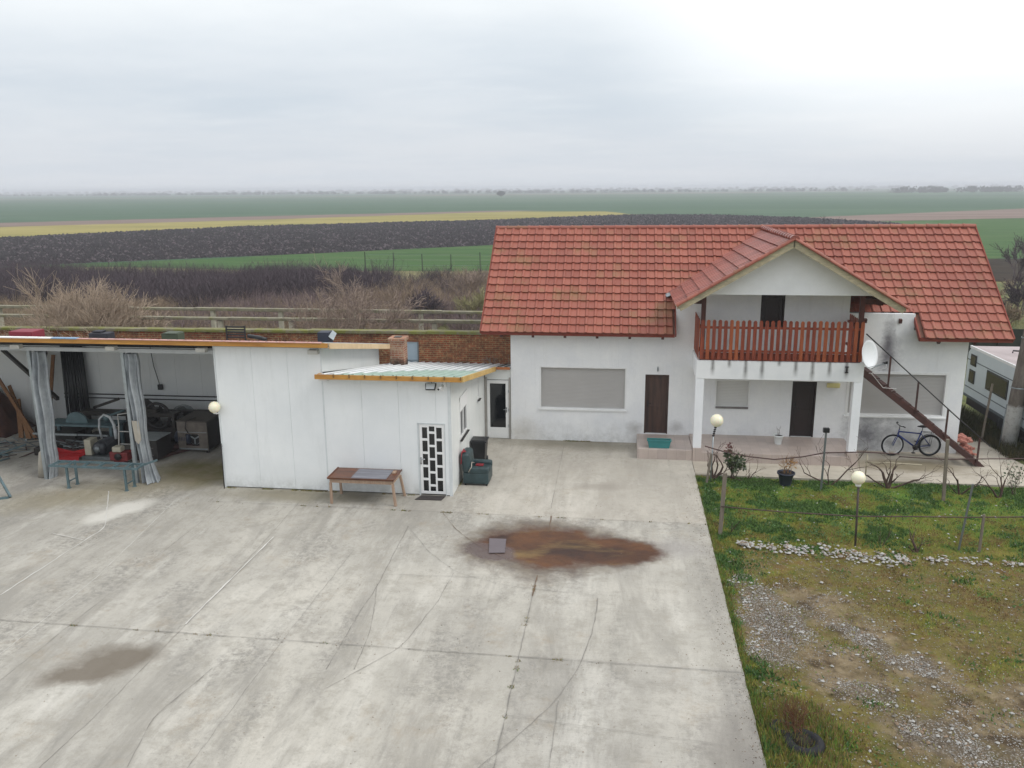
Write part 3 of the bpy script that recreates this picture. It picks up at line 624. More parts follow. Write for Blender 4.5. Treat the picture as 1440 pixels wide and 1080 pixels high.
# verge caps, ridge caps
def ridge_caps(name,parent,p,q,n,r,mat,drop=.5):
    mb=MB(); p=Vector(p);q=Vector(q);d=(q-p)/n; tint=[]
    ax=d.normalized(); s_=ax.cross(Vector((0,0,1))).normalized(); up=s_.cross(ax)
    for k in range(n):
        a=p+d*k-ax*.03;b=p+d*(k+1); t=rng.random(); vs=[];fs=[]
        for (c_,rr) in ((a,r*1.12),(a+ax*.07,r*1.12),(a+ax*.075,r),(b,r*.93)):
            for m_ in range(9):
                th_=R(-20)+R(220)*m_/8; vs.append(c_+s_*math.cos(th_)*rr+up*math.sin(th_)*rr*.8)
        for u in range(3):
            for m_ in range(8): fs.append((u*9+m_,u*9+m_+1,u*9+m_+10,u*9+m_+9))
        fs.append(tuple(range(9)))
        mb.add(vs,fs,0,False); tint+=[t]*len(fs)
    o=mb.build(name,mat,parent,fixn=False); at=o.data.attributes.new('tint','FLOAT','FACE'); at.data.foreach_set('value',tint); return o
ridge_caps('ridge',roof,(-4.91,32.6,7.47),(12.62,32.6,7.52),42,.12,TILE)
VBM=M('verge_board_mat','#7d3a2c',.8)
for x in (-4.93,12.59):
    vg=MB()
    for s_ in (1,-1):
        y0=32.6-s_*4.15; vg.bar((x+.01,y0,4.08),(x+.01,32.6,7.5),.04,.16)
    vg.build('verge_board',VBM,roof)
for xa,xb in ((-4.9,1.8),(9.74,12.6)): vg=MB(); vg.box(xa,xb,28.5,28.53,3.98,4.1); vg.build('eave_board_or_shade',VBM,roof)
for x in (1.83,9.71): vg=MB(); vg.bar((x,28.45,4.06),(x,29.45,4.06+math.tan(SL)),.04,.15); vg.build('verge_board',VBM,roof)
x=-4.2
while x<12.3:
    rf=MB()
    if not (1.6<x<9.5): rf.bar((x,28.56,4.0-.06),(x,29.08,4.0-.06+.52*math.tan(SL)),.09,.13)
    elif x>7.8: rf.bar((x,29.0,4.55),(x,29.2,4.6),.09,.13)
    x+=1.12
    if rf.f: rf.build('rafter_end',POSTW,roof)
# dormer
DA=(5.15,7.42); DL=(1.72,5.36); DR=(8.58,5.36)
dS=math.atan2(DA[1]-DL[1],DA[0]-DL[0]); dlen=math.hypot(DA[1]-DL[1],DA[0]-DL[0]); y0=26.5
db=MB()
tt=.12/math.cos(dS)
def zmain(yy): return 4.12+(yy-28.5)*math.tan(SL)
for (e,s_) in ((DL,1),(DR,-1)):
    yb_e=28.5+(e[1]-4.12)/math.tan(SL); yb_r=32.5
    vs=[(e[0],y0+.05,e[1]-tt),(DA[0],y0+.05,DA[1]-tt),(DA[0],yb_r,DA[1]-tt),(e[0],yb_e,e[1]-tt)]; vs+=[(a,b,c+tt-.03) for a,b,c in vs]
    db.add(vs,[(3,2,1,0),(4,5,6,7),(0,1,5,4),(1,2,6,5),(2,3,7,6),(3,0,4,7)])
dr=db.build('dormer_roof',M('dormer_board','#9d8f78',.9,c2='#bdb197'),house)
dn_v=9; dth=dlen/dn_v; dn_u=20
def skd(i,j): # drop tiles wholly under the main roof
    zz_=DL[1]+(j+1)*dth*math.sin(dS); yy=y0+i*.3; return zmain(yy)-.25>zz_ and yy>29
tile_slope('roof_tiles',dr,(DL[0]-.02,y0,DL[1]),(0,1,0),(DA[0]-DL[0],0,DA[1]-DL[1]),dn_u,dn_v,.3,dth,TILE2,skd,roll=.02)
tile_slope('roof_tiles',dr,(DR[0]+.02,y0,DR[1]),(0,1,0),(-(DR[0]-DA[0]),0,DA[1]-DR[1]),dn_u,dn_v,.3,dth,TILE2,skd,roll=.02)
ridge_caps('ridge',dr,(DA[0],y0-.02,DA[1]+.02),(DA[0],32.5,DA[1]+.06),15,.12,TILE2)
# verge tiles along the front rake (rounded caps), then bargeboards
for (e) in (DL,DR): ridge_caps('verge_tile',dr,(e[0],y0+.0,e[1]+.0),(DA[0],y0+.0,DA[1]+.0),10,.085,TILE)
bb=MB()
for e in (DL,DR):
    bb.bar((e[0],y0+.03,e[1]-.14),(DA[0],y0+.03,DA[1]-.14),.16,.045,up=(0,1,0)) if False else None
    d=Vector((DA[0]-e[0],0,DA[1]-e[1])).normalized(); nrm_=Vector((-d.z,0,d.x)); nrm_=nrm_ if nrm_.z>0 else -nrm_
    a=Vector((e[0],0,e[1]))-nrm_*.03; b_=Vector((DA[0],0,DA[1]))-nrm_*.03
    bb.prism([(a.x,a.z),(b_.x,b_.z),(b_.x,b_.z-.22),((a-nrm_*.18).x,(a-nrm_*.18).z)],'y',y0+.02,y0+.06)
bb.build('bargeboard',BARGE,house)
so=MB(); so.prism([(1.8,5.28),(8.5,5.28),(8.42,5.24),(5.15,7.21),(1.88,5.24)],'y',y0+.4,y0+.41) if False else None
fl=MB(); fl.add([(1.55,29.65,5.23),(1.85,29.55,5.37),(1.85,29.95,5.42),(1.45,29.95,5.33)],[(0,1,2,3)]); fl.add([(1.55,29.65,5.22),(1.85,29.55,5.36),(1.85,29.95,5.41),(1.45,29.95,5.32)],[(3,2,1,0)]); fl.build('flashing',GALV,house,fixn=False)

# openings
def window_shutter(x0,x1,z0,z1,mat,slat,sill=True,frame=WPAINT,fr=.05,rec=.1,guides=True,parent=house,yf=YF,label=None):
    f=MB()
    f.box(x0,x0+fr,yf-.012,yf+.2,z0,z1); f.box(x1-fr,x1,yf-.012,yf+.2,z0,z1); f.box(x0+fr,x1-fr,yf-.012,yf+.2,z1-fr,z1); f.box(x0+fr,x1-fr,yf-.012,yf+.2,z0,z0+fr*.8)
    wdw=f.build('window',frame,parent,bevel=.004)
    s=MB(); z=z0+fr*.8; h=slat
    while z<z1-fr-.001:
        t=min(h,z1-fr-z); s.prism([(yf+rec,z),(yf+rec-.005,z+t*.5),(yf+rec,z+t-.004),(yf+rec+.02,z+t),(yf+rec+.02,z)],'x',x0+fr,x1-fr); z+=h
    s.build('shutter',mat,wdw)
    if sill:
        q=MB(); q.box(x0-.04,x1+.04,yf-.06,yf-.013,z0-.04,z0+.015); q.build('sill',frame,wdw,bevel=.004)
    if label: wdw['label']=label
    return wdw
window_shutter(-2.89,.21,1.2,2.77,SHUT,.05,label='wide window with closed beige grey shutter left of the brown door')
w2=window_shutter(3.30,4.50,1.42,2.42,SHUTW,.055,sill=False,label='small window with closed white shutter under the balcony')
q=MB(); q.box(3.34,4.46,YF-.05,YF-.013,1.38,1.45); q.build('sill',M('dull_sill','#74706e',.6,.2),w2)
window_shutter(7.72,11.0,1.24,2.82,SHUT,.05,label='wide shuttered window behind the brown stair',fr=.09)
def door(x0,x1,z0,z1,mat,hside,label,yf=YF,handle=CHROME):
    f=MB(); fr=.05
    f.box(x0,x0+fr,yf+.02,yf+.2,z0,z1); f.box(x1-fr,x1,yf+.02,yf+.2,z0,z1); f.box(x0+fr,x1-fr,yf+.02,yf+.2,z1-fr,z1)
    f.box(x0+fr,x1-fr,yf+.1,yf+.15,z0,z1-fr)
    # raised rails of the leaf
    m=.11; a,b=x0+fr,x1-fr
    for zz_ in (z0+.1,z0+.95,z1-fr-.14): f.box(a+m,b-m,yf+.085,yf+.1,zz_,zz_+.04)
    f.box(a+m,a+m+.03,yf+.086,yf+.1,z0+.14,z1-.24); f.box(b-m-.03,b-m,yf+.086,yf+.1,z0+.14,z1-.24)
    d=f.build('door',mat,house,bevel=.004); d['label']=label
    hx=a+.07 if hside<0 else b-.07
    h=MB(); h.box(hx-.02,hx+.02,yf+.08,yf+.1,z0+.98,z0+1.2); h.tube([(hx,yf+.08,z0+1.1),(hx,yf+.04,z0+1.1),(hx-hside*.11,yf+.04,z0+1.1)],.01,8); h.build('handle',handle,d)
door(.87,1.70,.37,2.54,BROWN,-1,'brown front door above the tiled doorstep',handle=BLACKM); door(5.92,6.73,.41,2.41,DKDOOR,-1,'dark door under the balcony',handle=BLACKM); door(4.69,5.48,3.46,5.44,DKDOOR,-1,'dark balcony door',handle=BLACKM)
q=MB(); q.box(1.27,1.32,YF-.04,YF,2.68,2.8); q.tube([(1.295,YF-.04,2.66),(1.295,YF-.07,2.72),(1.295,YF-.02,2.84)],.012,8); q.build('lamp_hook',GALV,house)
q=MB(); q.box(7.05,7.48,YF-.08,YF,2.22,2.38); yl=q.build('porch_lamp',M('yellow_diffuser','#d8cd8f',.4,.06),house,bevel=.025)
q=MB(); q.lathe((6.55,28.3,5.58),[(0,0),(.12,.0),(.14,.03),(.14,.05)],20); q.build('ceiling_lamp',WPAINT,house)
# inside dark backing so openings never show sky
# ------------------------------------------------------------------ stair
st=thing('external_staircase','rusty brown steel stair rising beside the porch to the balcony','staircase',(11.7,27.9,0))
A=Vector((11.78,27.95,-.01));B=Vector((7.86,27.75,3.18))
m=MB()
for dy in (-.02,.78): m.bar(A+Vector((0,dy,0)),B+Vector((0,dy,0)),.05,.2,up=(0,1,0)) if False else m.prism([(A.x+.12,A.z),(A.x-.16,A.z),(B.x-.1,B.z-.2),(B.x-.1,B.z+.06)],'y',27.72+dy,27.77+dy)
RUST=M('brown_steel','#3b2321',.55,.3,4,c2='#55312a')
m.build('stringer',RUST,st)
m=MB(); n=15
for k in range(n):
    f=(k+.5)/n; c_=A.lerp(B,f); m.box(c_.x-.13,c_.x+.13,27.745,28.50,c_.z-.02,c_.z+.015)
m.build('tread',RUST,st)
hr=MB(); hr.tube([(7.80,27.66,4.35),(11.0,27.66,1.52),(11.95,27.68,.72)],.02,8); hro=hr.build('handrail',BLACKM,st)
for xx in (8.62,9.55,10.55,11.62):
    f=(xx-A.x)/(B.x-A.x); z0_=A.z+(B.z-A.z)*f; z1_=4.35-(xx-7.8)*.885+.0
    m=MB(); m.box(xx-.025,xx+.025,27.655,27.7,z0_-.05,max(z1_,z0_+.5)); m.build('baluster',RUST,st)
# ------------------------------------------------------------------ satellite dish
sdh=thing('satellite_dish','white satellite dish fixed at the right end of the balcony','satellite dish',(7.8,27.3,3.4))
ax=Vector((.62,-.72,.22)).normalized(); e1=ax.cross(Vector((0,0,1))).normalized(); e2=e1.cross(ax)
C0=Vector((7.80,27.12,3.78)); m=MB(); vs=[];fs=[]; NR,NK=7,36
for side_ in (0,1):
    for i in range(NR+1):
        r=i/NR
        for k in range(NK):
            t=2*PI*k/NK; vs.append(C0+e1*(.40*r*math.cos(t))+e2*(.46*r*math.sin(t))+ax*(.10*r*r-.012*side_-.08))
    b0=side_*(NR+1)*NK
    for i in range(NR):
        for k in range(NK): fs.append((b0+i*NK+k,b0+i*NK+(k+1)%NK,b0+(i+1)*NK+(k+1)%NK,b0+(i+1)*NK+k))
for k in range(NK): a=NR*NK+k;b=NR*NK+(k+1)%NK;h_=(NR+1)*NK; fs.append((a,b,b+h_,a+h_))
m.add(vs,fs,0,True); m.build('reflector',M('dish_white','#e6e8ea',.5,.04,3,bump=0),sdh,fixn=False)
lnb=C0+ax*.55-e2*.30; m=MB(); bot=C0-e2*.45
m.tube([bot,lnb],.012,8); m.tube([bot+e1*.2+e2*.05,lnb],.008,8); m.tube([bot-e1*.2+e2*.05,lnb],.008,8); m.build('arm',GALV,sdh)
m=MB(); m.tube([lnb-ax*.02,lnb-ax*.12],[.035,.03],12); m.box(lnb.x-.03,lnb.x+.03,lnb.y-.03,lnb.y+.04,lnb.z-.03,lnb.z+.05); m.build('receiver',BLACKP,sdh)
m=MB(); m.tube([C0-ax*.09,C0-ax*.2,(7.66,27.35,3.7)],.025,8); m.build('bracket',GALV,sdh)
m=MB(); m.tube([lnb,lnb+Vector((0,0,-.16)),C0-e2*.52+Vector((.05,0,-.02)),(8.0,27.4,3.1),(8.45,27.6,2.6),(8.9,27.7,2.55),(8.7,27.8,2.4)],.008,6); m.build('cable',WPAINT,sdh)

# ------------------------------------------------------------------ WORKSHOP (steel shed + annex)
shed=thing('workshop','white sandwich panel workshop with open bays and orange eaves','workshop',(-8.8,23.1,0))
YS=23.1
def panels_y(mb,x0,x1,z0,z1,yf,th_,step,ops=(),start=None):
    x=x0
    xs=[x0]; s=start if start is not None else x0+step
    while s<x1-.05: xs.append(s); s+=step
    xs.append(x1)
    for a,b in zip(xs[:-1],xs[1:]):
        wall_y(mb,a+.0025,b-.0025,z0,z1,yf,yf+th_,[(max(a+.0025,o[0]),min(b-.0025,o[1]),o[2],o[3]) for o in ops if o[0]<b-.0025 and o[1]>a+.0025],0)
fw=MB(); panels_y(fw,-12.10,-8.78,.03,4.45,YS,.08,1.12,start=-10.95); panels_y(fw,-8.77,-4.93,.03,3.62,YS,.08,1.12,[(-5.93,-5.10,.02,2.24)],start=-7.6)
fw.box(-12.08,-8.78,YS+.02,YS+.07,.03,4.44,1); wall_y(fw,-8.77,-4.95,.03,3.6,YS+.02,YS+.07,[(-5.93,-5.10,.02,2.24)],1)
fw.build('front_wall',[PANEL,SEAM],shed)
# flashing corners
TRW=M('trim_white','#cfd3d4',.5,.08)
for bx_ in ((-12.13,-12.08,YS-.012,YS+.1,.0,4.46),(-5.0,-4.915,YS-.008,YS+.09,0,3.62),(-8.80,-8.755,YS-.006,YS-.001,.0,4.4)): cf=MB(); cf.box(*bx_); cf.build('corner_trim',TRW,shed)
inn=MB(); inn.box(-12.10,-12.02,YS+.08,28.95,.0,3.5); inn.build('partition_wall',PANEL,shed)
# tall side wall above the annex roof
swl=MB(); swl.prism([(YS+.08,3.72),(YS+.08,4.46),(28.95,3.5),(28.95,2.7)],'x',-8.86,-8.78); swl.build('upper_side_wall',PANEL2,shed)
# annex right side wall with window openings
rs=MB()
def zr(yy): return 3.62-.165*(yy-23.1)
segs=[(YS+.08,24.40),(24.40,25.55),(25.55,27.62),(27.62,27.88),(27.88,29.1)]
wins=[None,(1.38,2.62),None,(1.85,2.42),None]
for (a,b),wv in zip(segs,wins):
    if wv is None: rs.prism([(a,0),(b,0),(b,zr(b)),(a,zr(a))],'x',-4.99,-4.92)
    else: rs.prism([(a,0),(b,0),(b,wv[0]),(a,wv[0])],'x',-4.99,-4.92); rs.prism([(a,wv[1]),(b,wv[1]),(b,zr(b)),(a,zr(a))],'x',-4.99,-4.92)
rs.build('side_wall',PANEL2,shed)
def side_window(y0,y1,z0,z1,two,name,shut=None):
    f=MB(); t=.06; f.box(-4.97,-4.90,y0,y0+t,z0,z1); f.box(-4.97,-4.90,y1-t,y1,z0,z1); f.box(-4.97,-4.90,y0+t,y1-t,z0,z0+t); f.box(-4.97,-4.90,y0+t,y1-t,z1-t,z1)
    if two: ym=(y0+y1)/2; f.box(-4.97,-4.90,ym-t/2,ym+t/2,z0+t,z1-t)
    o=f.build('window',WPAINT,shed,bevel=.004); p=MB(); p.box(-4.955,-4.945,y0+t,y1-t,z0+t,z1-t); p.build('pane',GLASS,o)
    if shut: s=MB(); s.box(-4.90,-4.872,y0,y1,z1,z1+shut); s.build('shutter_box',WPAINT,o,bevel=.01)
    q=MB(); q.box(-4.90,-4.83,y0-.05,y1+.05,z0-.05,z0-.02); q.build('sill',BLACKM,o)
side_window(24.40,25.55,1.38,2.30,True,'w',.42)
f=MB(); f.box(-4.97,-4.90,24.40,25.55,2.30,2.62); f.build('shutter_panel',WPAINT,shed)
side_window(27.62,27.88,1.85,2.42,False,'w2')
# back wall of the bays
bw=MB(); panels_y(bw,-30,-8.86,0,3.45,29.0,.08,1.04,start=-29.3); bw.box(-30,-8.9,29.03,29.075,0,3.44,1); bw.build('back_wall',[panel_mat('bay_panel','#dcdfe0','#e8e9e8','#b9bcbb'),SEAM],shed)
# passage front beside the house
pw=MB(); wall_y(pw,-4.91,-3.95,0,2.62,29.16,29.24,[(-4.83,-4.03,.02,2.22)]); pw.build('passage_wall',PANEL2,shed)
cf=MB(); cf.box(-4.91,-4.84,29.10,29.155,0,2.3); cf.box(-4.02,-3.96,29.10,29.155,0,2.3); cf.build('door_jamb',M('grey_jamb','#9b9791',.8,.15),shed)
d=MB(); d.box(-4.83,-4.72,29.12,29.18,.02,2.2); d.box(-4.14,-4.03,29.12,29.18,.02,2.2); d.box(-4.72,-4.14,29.12,29.18,2.08,2.2); d.box(-4.72,-4.14,29.12,29.18,.02,.42); do=d.build('door',WPAINT,shed,bevel=.006); do['label']='white door with one tall dark pane in the passage'
d=MB(); d.box(-4.72,-4.14,29.145,29.155,.42,2.08); d.build('pane',GLASS,do)
d=MB(); d.box(-4.125,-4.095,29.09,29.12,1.0,1.2); d.tube([(-4.11,29.09,1.12),(-4.11,29.05,1.12),(-4.22,29.05,1.12)],.01,8); d.build('handle',CHROME,do)
for hz in (.5,1.1,1.8): d=MB(); d.box(-4.04,-4.015,29.085,29.12,hz-.05,hz+.05); d.build('hinge',GALV,do)
# chequered door in the annex front
d=MB(); X0_,X1_,Z0_,Z1_=-5.88,-5.12,.05,2.22
colw=[(-5.80,-5.64),(-5.59,-5.42),(-5.37,-5.20)]
bars=[]; 
def panes(c_,k):
    out=[]
    if k!=1:
        h=.40;g=.42
        for i in range(5): out.append((.13+i*.413,.13+i*.413+.345))
    else: 
        out.append((.13,.28)); 
        for i in range(4): out.append((.345+i*.413,.345+i*.413+.35))
        out.append((2.0,2.16))
    return out
allp=[(a,b,p0,p1) for k,(a,b) in enumerate(colw) for (p0,p1) in panes(None,k)]
wall_y(d,X0_,X1_,Z0_,Z1_,YS+.0,YS+.05,allp); do=d.build('door',WPAINT,shed,bevel=.003); do['label']='white door with staggered dark glass panes in the annex front'
d=MB()
for a,b,p0,p1 in allp: d.box(a,b,YS+.03,YS+.035,p0,p1)
d.build('glass_panes',GLASS,do)
d=MB(); d.box(-5.86,-5.83,YS-.03,YS,1.0,1.2); d.tube([(-5.845,YS-.03,1.15),(-5.845,YS-.06,1.15),(-5.72,YS-.06,1.15)],.012,8); d.box(-5.87,-5.83,YS-.02,YS,.98,1.03); d.build('handle',CHROME,do)
f=MB(); f.box(-5.93,-5.885,YS-.012,YS+.05,.0,2.24); f.box(-5.93,-5.10,YS-.012,YS+.05,2.225,2.26); f.box(-5.115,-5.10,YS-.012,YS+.05,0,2.22); f.build('door_frame',SEAM,shed)
# posts and lintel of the bays
for xa in (-21.4,-18.26,-15.14):
    p=MB(); p.box(xa,xa+.1,YS,YS+.1,0,4.21); p.build('post',GALV,shed)
p=MB(); p.box(-30,-12.14,YS-.01,YS+.11,4.21,4.33); p.build('lintel',M('lintel_steel','#a9acad',.5,.1),shed)
for xa in (-21.2,-18.35,-15.2,-12.3,-9.1):
    p=MB(); p.box(xa-.28 if xa<-12 else xa,xa+.02 if xa<-12 else xa+.3,YS-.2,YS-.02,4.3,4.42); p.build('bracket',M('bracket_white','#b9b7b0',.6),shed)
p=MB(); p.box(-8.82,-8.55,YS-.18,YS-.02,3.5,3.62); p.build('bracket',WPAINT,shed)
p=MB(); p.box(-30,-12.1,YS+.2,YS+.25,4.34,4.5); p.build('eave_board_or_shade',BLACKM,shed)  # black strip stands in for the shaded gap between fascia and lintel
# main roof
def ribroof(name,x0,x1,yf,zf,yb,zb,th_,rib,mats,parent,ribw=.05,ribh=.035,colorfn=None):
    m=MB(); m.prism([(yf,zf-th_),(yf,zf),(yb,zb),(yb,zb-th_)],'x',x0,x1,0)
    x=x0+rib/2
    while x<x1:
        n=(zb-zf)/(yb-yf)
        vs=[]
        for yy,zz_ in ((yf,zf),(yb,zb)):
            for dx,dz in ((-ribw,.001),(-ribw*.5,ribh),(ribw*.5,ribh),(ribw,.001)): vs.append((x+dx,yy,zz_+dz))
        m.add(vs,[(0,4,5,1),(1,5,6,2),(2,6,7,3),(0,1,2,3),(7,6,5,4)],1 if len(mats)>1 else 0); x+=rib
    return m.build(name,mats,parent,fixn=False)
ROOFM=M('roof_panel','#8f9294',.5,.2,1.,c2='#a8a9a6')
mr=ribroof('roof',-30,-8.4,22.78,4.66,29.78,3.33,.08,.28,[ROOFM,ROOFM],shed)
fa=MB(); fa.box(-30,-8.42,22.74,22.779,4.53,4.665); fa.build('fascia',ORANGE,mr,bevel=.004)
fa=MB(); fa.prism([(22.78,4.5),(22.78,4.67),(29.78,3.34),(29.78,3.17)],'x',-8.40,-8.36); fa.build('verge_board',PALEWOOD,mr,bevel=.003)
stp=MB(); mats=[M('edge_white','#e9e7e4',.5,.04),M('edge_blue','#7f9cb8',.5,.08),M('edge_pink','#b98c82',.6,.1)]
x=-29.4
while x<-8.6:
    mi=0 if x<-17.45 else (1 if x<-16.5 else 2); stp.box(x,x+.40,22.70,22.86,4.668,4.700 if mi<2 else 4.685,mi); x+=.425
stp.build('edge_strip',mats,mr)
# annex roof
def zan(yy): return 3.74-.165*(yy-22.8)
def annexroof(name,c0,c1):
    t=NT(name,True); x,y_,z=t.sep()
    # green painted film over the front right, curved boundary
    b=t.math('SUBTRACT',t.math('ADD',22.9,t.math('MULTIPLY',t.math('ADD',x,8.2),1.6)),y_)
    e=t.math('SUBTRACT',t.math('ADD',25.6,t.math('MULTIPLY',t.math('SINE',t.math('MULTIPLY',x,.9)),.5)),y_)
    g_=t.math('MULTIPLY',t.ramp(b,-.15,.15),t.ramp(e,-.3,.3)); c=t.mix(t.ramp(t.noise(.8,6,.7),.35,.7),lin(c0),lin(c1)); c=t.mix(t.math('MULTIPLY',g_,.9),c,t.mix(t.ramp(t.noise(2,5,.6),.3,.7),lin('#7f9c8b'),lin('#9bb3a2')))
    return t.fin(c,.35)
AR=annexroof('annex_sheet','#878d8f','#b4b8b9'); AR2=annexroof('annex_rib','#d4d8d8','#eeeeee'); RIBW=M('rib_white','#dfe2e3',.4,.06)
ar=ribroof('roof',-8.77,-4.5,22.78,3.74,31.48,zan(31.48),.05,.30,[AR,AR2],shed,ribw=.045,ribh=.03)
ar2=ribroof('roof',-4.5,-3.95,29.02,zan(29.02),31.48,zan(31.48),.05,.25,[ROOFM,M('rib_dark','#3f4240',.5)],shed,ribw=.05,ribh=.035)
fa=MB(); fa.box(-8.87,-4.5,22.74,22.779,3.60,3.735); 
for k in range(9): fa.box(-8.3+k*.47,-8.27+k*.47,22.70,22.739,3.66,3.76,1)
fa.box(-8.87,-8.77,22.779,23.09,3.6,3.7); fa.build('fascia',[ORANGE,M('bracket_brown','#7a5a2a',.6)],ar)
fa=MB(); fa.prism([(22.74,3.60),(22.74,3.765),(29.0,3.765-.165*6.26),(29.0,3.60-.165*6.26)],'x',-4.498,-4.46); fa.build('verge_board',M('yellow_timber','#bf9a50',.6,.1,2,c2='#d3b373'),ar)
fa=MB(); fa.box(-4.45,-3.96,28.98,29.018,zan(29)-.09,zan(29)+.0); fa.build('eave_board_or_shade',M('rust_timber','#a9683c',.7),ar2)
# chimney
c_=MB(); c_.box(-8.38,-7.86,29.0,29.55,2.55,3.60); c_.box(-8.43,-7.81,28.95,29.6,3.60,3.71); ch=c_.build('chimney',BRICKC,shed,bevel=.01)
c_=MB(); c_.box(-8.25,-7.99,29.12,29.4,3.712,3.73); c_.build('flue',BLACKM,ch)
s_=MB(); s_.bar((-21.0,28.9,3.35),(-18.0,23.6,2.0),.1,.1) if False else s_.bar((-23.6,28.6,3.1),(-19.6,26.0,1.9),.12,.12); s_.build('brace',BLACKM,shed)
for z in (1.33,1.18): s_=MB(); s_.tube([(-21.5,28.93,z),(-12.2,28.93,z+.02)],.022,8); s_.build('wall_pipe',BLACKM,shed)
s_=MB(); s_.tube([(-12.18,23.5,4.1),(-12.16,26,3.7),(-12.16,28.9,3.2),(-12.2,28.92,1.3)],.035,8); s_.build('drain_pipe',BLACKM,shed)
s_=MB(); s_.tube([(-17.7,28.9,3.4),(-17.62,28.9,2.5),(-17.45,28.9,1.75)],.014,6); s_.box(-17.53,-17.37,28.86,28.98,1.58,1.78); s_.build('cable',BLACKP,shed)
# curtains
def curtain(name,label,lv,ph,group):
    # lv: list of (z, cx, cy, halfwidth, halfdepth)
    t=thing(name,label,'curtain',(lv[-1][1],lv[-1][2],0),group)
    m=MB(); N=96; vs=[];fs=[]; H=44
    for i in range(H+1):
        f=i/H*(len(lv)-1); k=min(int(f),len(lv)-2); a=f-k; L=[lv[k][q]*(1-a)+lv[k+1][q]*a for q in range(5)]
        for n_ in range(N):
            th_=2*PI*n_/N; fold=.24*math.sin(5*th_+ph+.5*math.sin(i*.13+ph))+.13*math.sin(11*th_-ph*2+i*.05)+.06*math.sin(17*th_+i*.11)
            vs.append((L[1]+L[3]*.64*math.cos(th_)*(1+fold*.6)+.02*math.sin(i*.4),L[2]+L[4]*math.sin(th_)*(1+fold*2.6),L[0]+.015*math.sin(3*th_)))
    for i in range(H):
        for n_ in range(N): fs.append((i*N+n_,i*N+(n_+1)%N,(i+1)*N+(n_+1)%N,(i+1)*N+n_))
    m.add(vs,fs,0,True); m.build('cloth',CURT,t,fixn=False)
    return t
CURT=M('grey_tarpaulin','#868b90',.45,.12,2,c2='#b0b5b8',bump=.05); CURTB=M('beige_tarpaulin','#a49d90',.7,.1,2)
GC='grey tarpaulin curtains tied at the bay posts'
c1=curtain('tarpaulin_curtain','grey tarpaulin curtain bundled at the left bay post, narrow at the foot',[(4.15,-17.98,23.3,.24,.13),(3.3,-18.02,23.3,.30,.17),(2.2,-18.03,23.32,.28,.17),(1.3,-18.06,23.33,.23,.15),(.6,-18.1,23.35,.21,.15),(.0,-18.15,23.35,.20,.16)],.3,GC)
m=MB(); m.tube([(-18.28,23.45,.9),(-18.42,23.45,.75),(-18.48,23.42,.4),(-18.46,23.4,.0)],[.1,.16,.15,.2],14); m.build('cloth_tail',CURTB,c1)
c2=curtain('tarpaulin_curtain','grey tarpaulin curtain at the right bay post with a torn beige patch',[(4.15,-14.90,23.3,.24,.13),(3.6,-14.90,23.3,.30,.16),(2.6,-14.88,23.32,.25,.16),(1.6,-14.86,23.33,.22,.15),(.7,-14.84,23.35,.21,.15),(.02,-14.66,23.3,.36,.2)],1.7,GC)
m=MB(); m.add([(-15.02,23.10,2.05),(-14.78,23.09,2.05),(-14.76,23.09,1.45),(-14.86,23.08,1.3),(-14.97,23.10,1.4)],[(0,1,2,3,4)]); m.add([(-15.02,23.11,2.05),(-14.78,23.10,2.05),(-14.76,23.10,1.45),(-14.86,23.09,1.3),(-14.97,23.11,1.4)],[(4,3,2,1,0)]); m.build('patch',CURTB,c2,fixn=False)

# ------------------------------------------------------------------ brick wall and concrete frames behind
bwall=thing('brick_wall','old red brick boundary wall with mossy coping behind the workshop','wall',(-17,31.6,0))
m=MB(); wall_y(m,-8.6,-3.96,-.1,3.44,31.5,31.75,[(-8.55,-7.93,1.2,3.12)])
for q_ in range(8): wall_y(m,-34+q_*3.175,-34+(q_+1)*3.175,-.1,3.30+q_*3.175*.0055,31.5,31.75,[])
m.build('brickwork',BRICK,bwall,fixn=False)
m=MB(); 
x=-34
while x<-3.97: x1=min(x+2.4,-3.965); m.box(x+.004,x1-.004,31.42,31.83,3.30+(x+34)*.0055,3.42+(x+34)*.0055+rng.uniform(-.01,.01)); x=x1
m.build('coping',COPING,bwall,bevel=.02)
m=MB(); m.box(-8.55,-7.93,31.54,31.58,1.2,3.12); m.box(-8.55,-7.93,31.50,31.54,2.4,2.46); mo=m.build('metal_door',M('blue_grey_sheet','#a3b2bd',.35,.06,2,metal=.2),bwall)
m=MB(); m.box(-7.97,-7.92,31.47,31.52,1.2,3.12,0); m.build('door_edge',GREYM,bwall)
R1Z=3.36; R2Z=3.19
def frame_row(label,Y,z,x0,x1,posts,grp):
    t=thing('concrete_frame',label,'fence',(x0,Y,0),grp)
    m=MB(); n=int((x1-x0)/3); 
    for k in range(n): a=x0+(x1-x0)*k/n;b=x0+(x1-x0)*(k+1)/n; m.box(a,b-.01,Y-.15,Y+.15,z-.14+rng.uniform(-.015,.015),z+rng.uniform(-.015,.015))
    m.build('beam',BEAMC,t,bevel=.02)
    for xp in posts: m=MB(); m.box(xp-.1,xp+.1,Y-.1,Y+.1,-.1,z-.16); m.build('post',POSTC,t)
frame_row('nearer row of pale concrete posts under a mossy beam behind the brick wall',35.6,R1Z,-40,-5,[-37,-32.2,-27.2,-23.4,-18.2,-14.8,-11.5,-8.2],'concrete post and beam rows')
frame_row('farther row of concrete posts under a thin mossy beam, nearest the bushes',39.6,R2Z,-44,-5.5,[-38,-32.5,-27.3,-20.6,-17,-13.2,-9.8],'concrete post and beam rows')

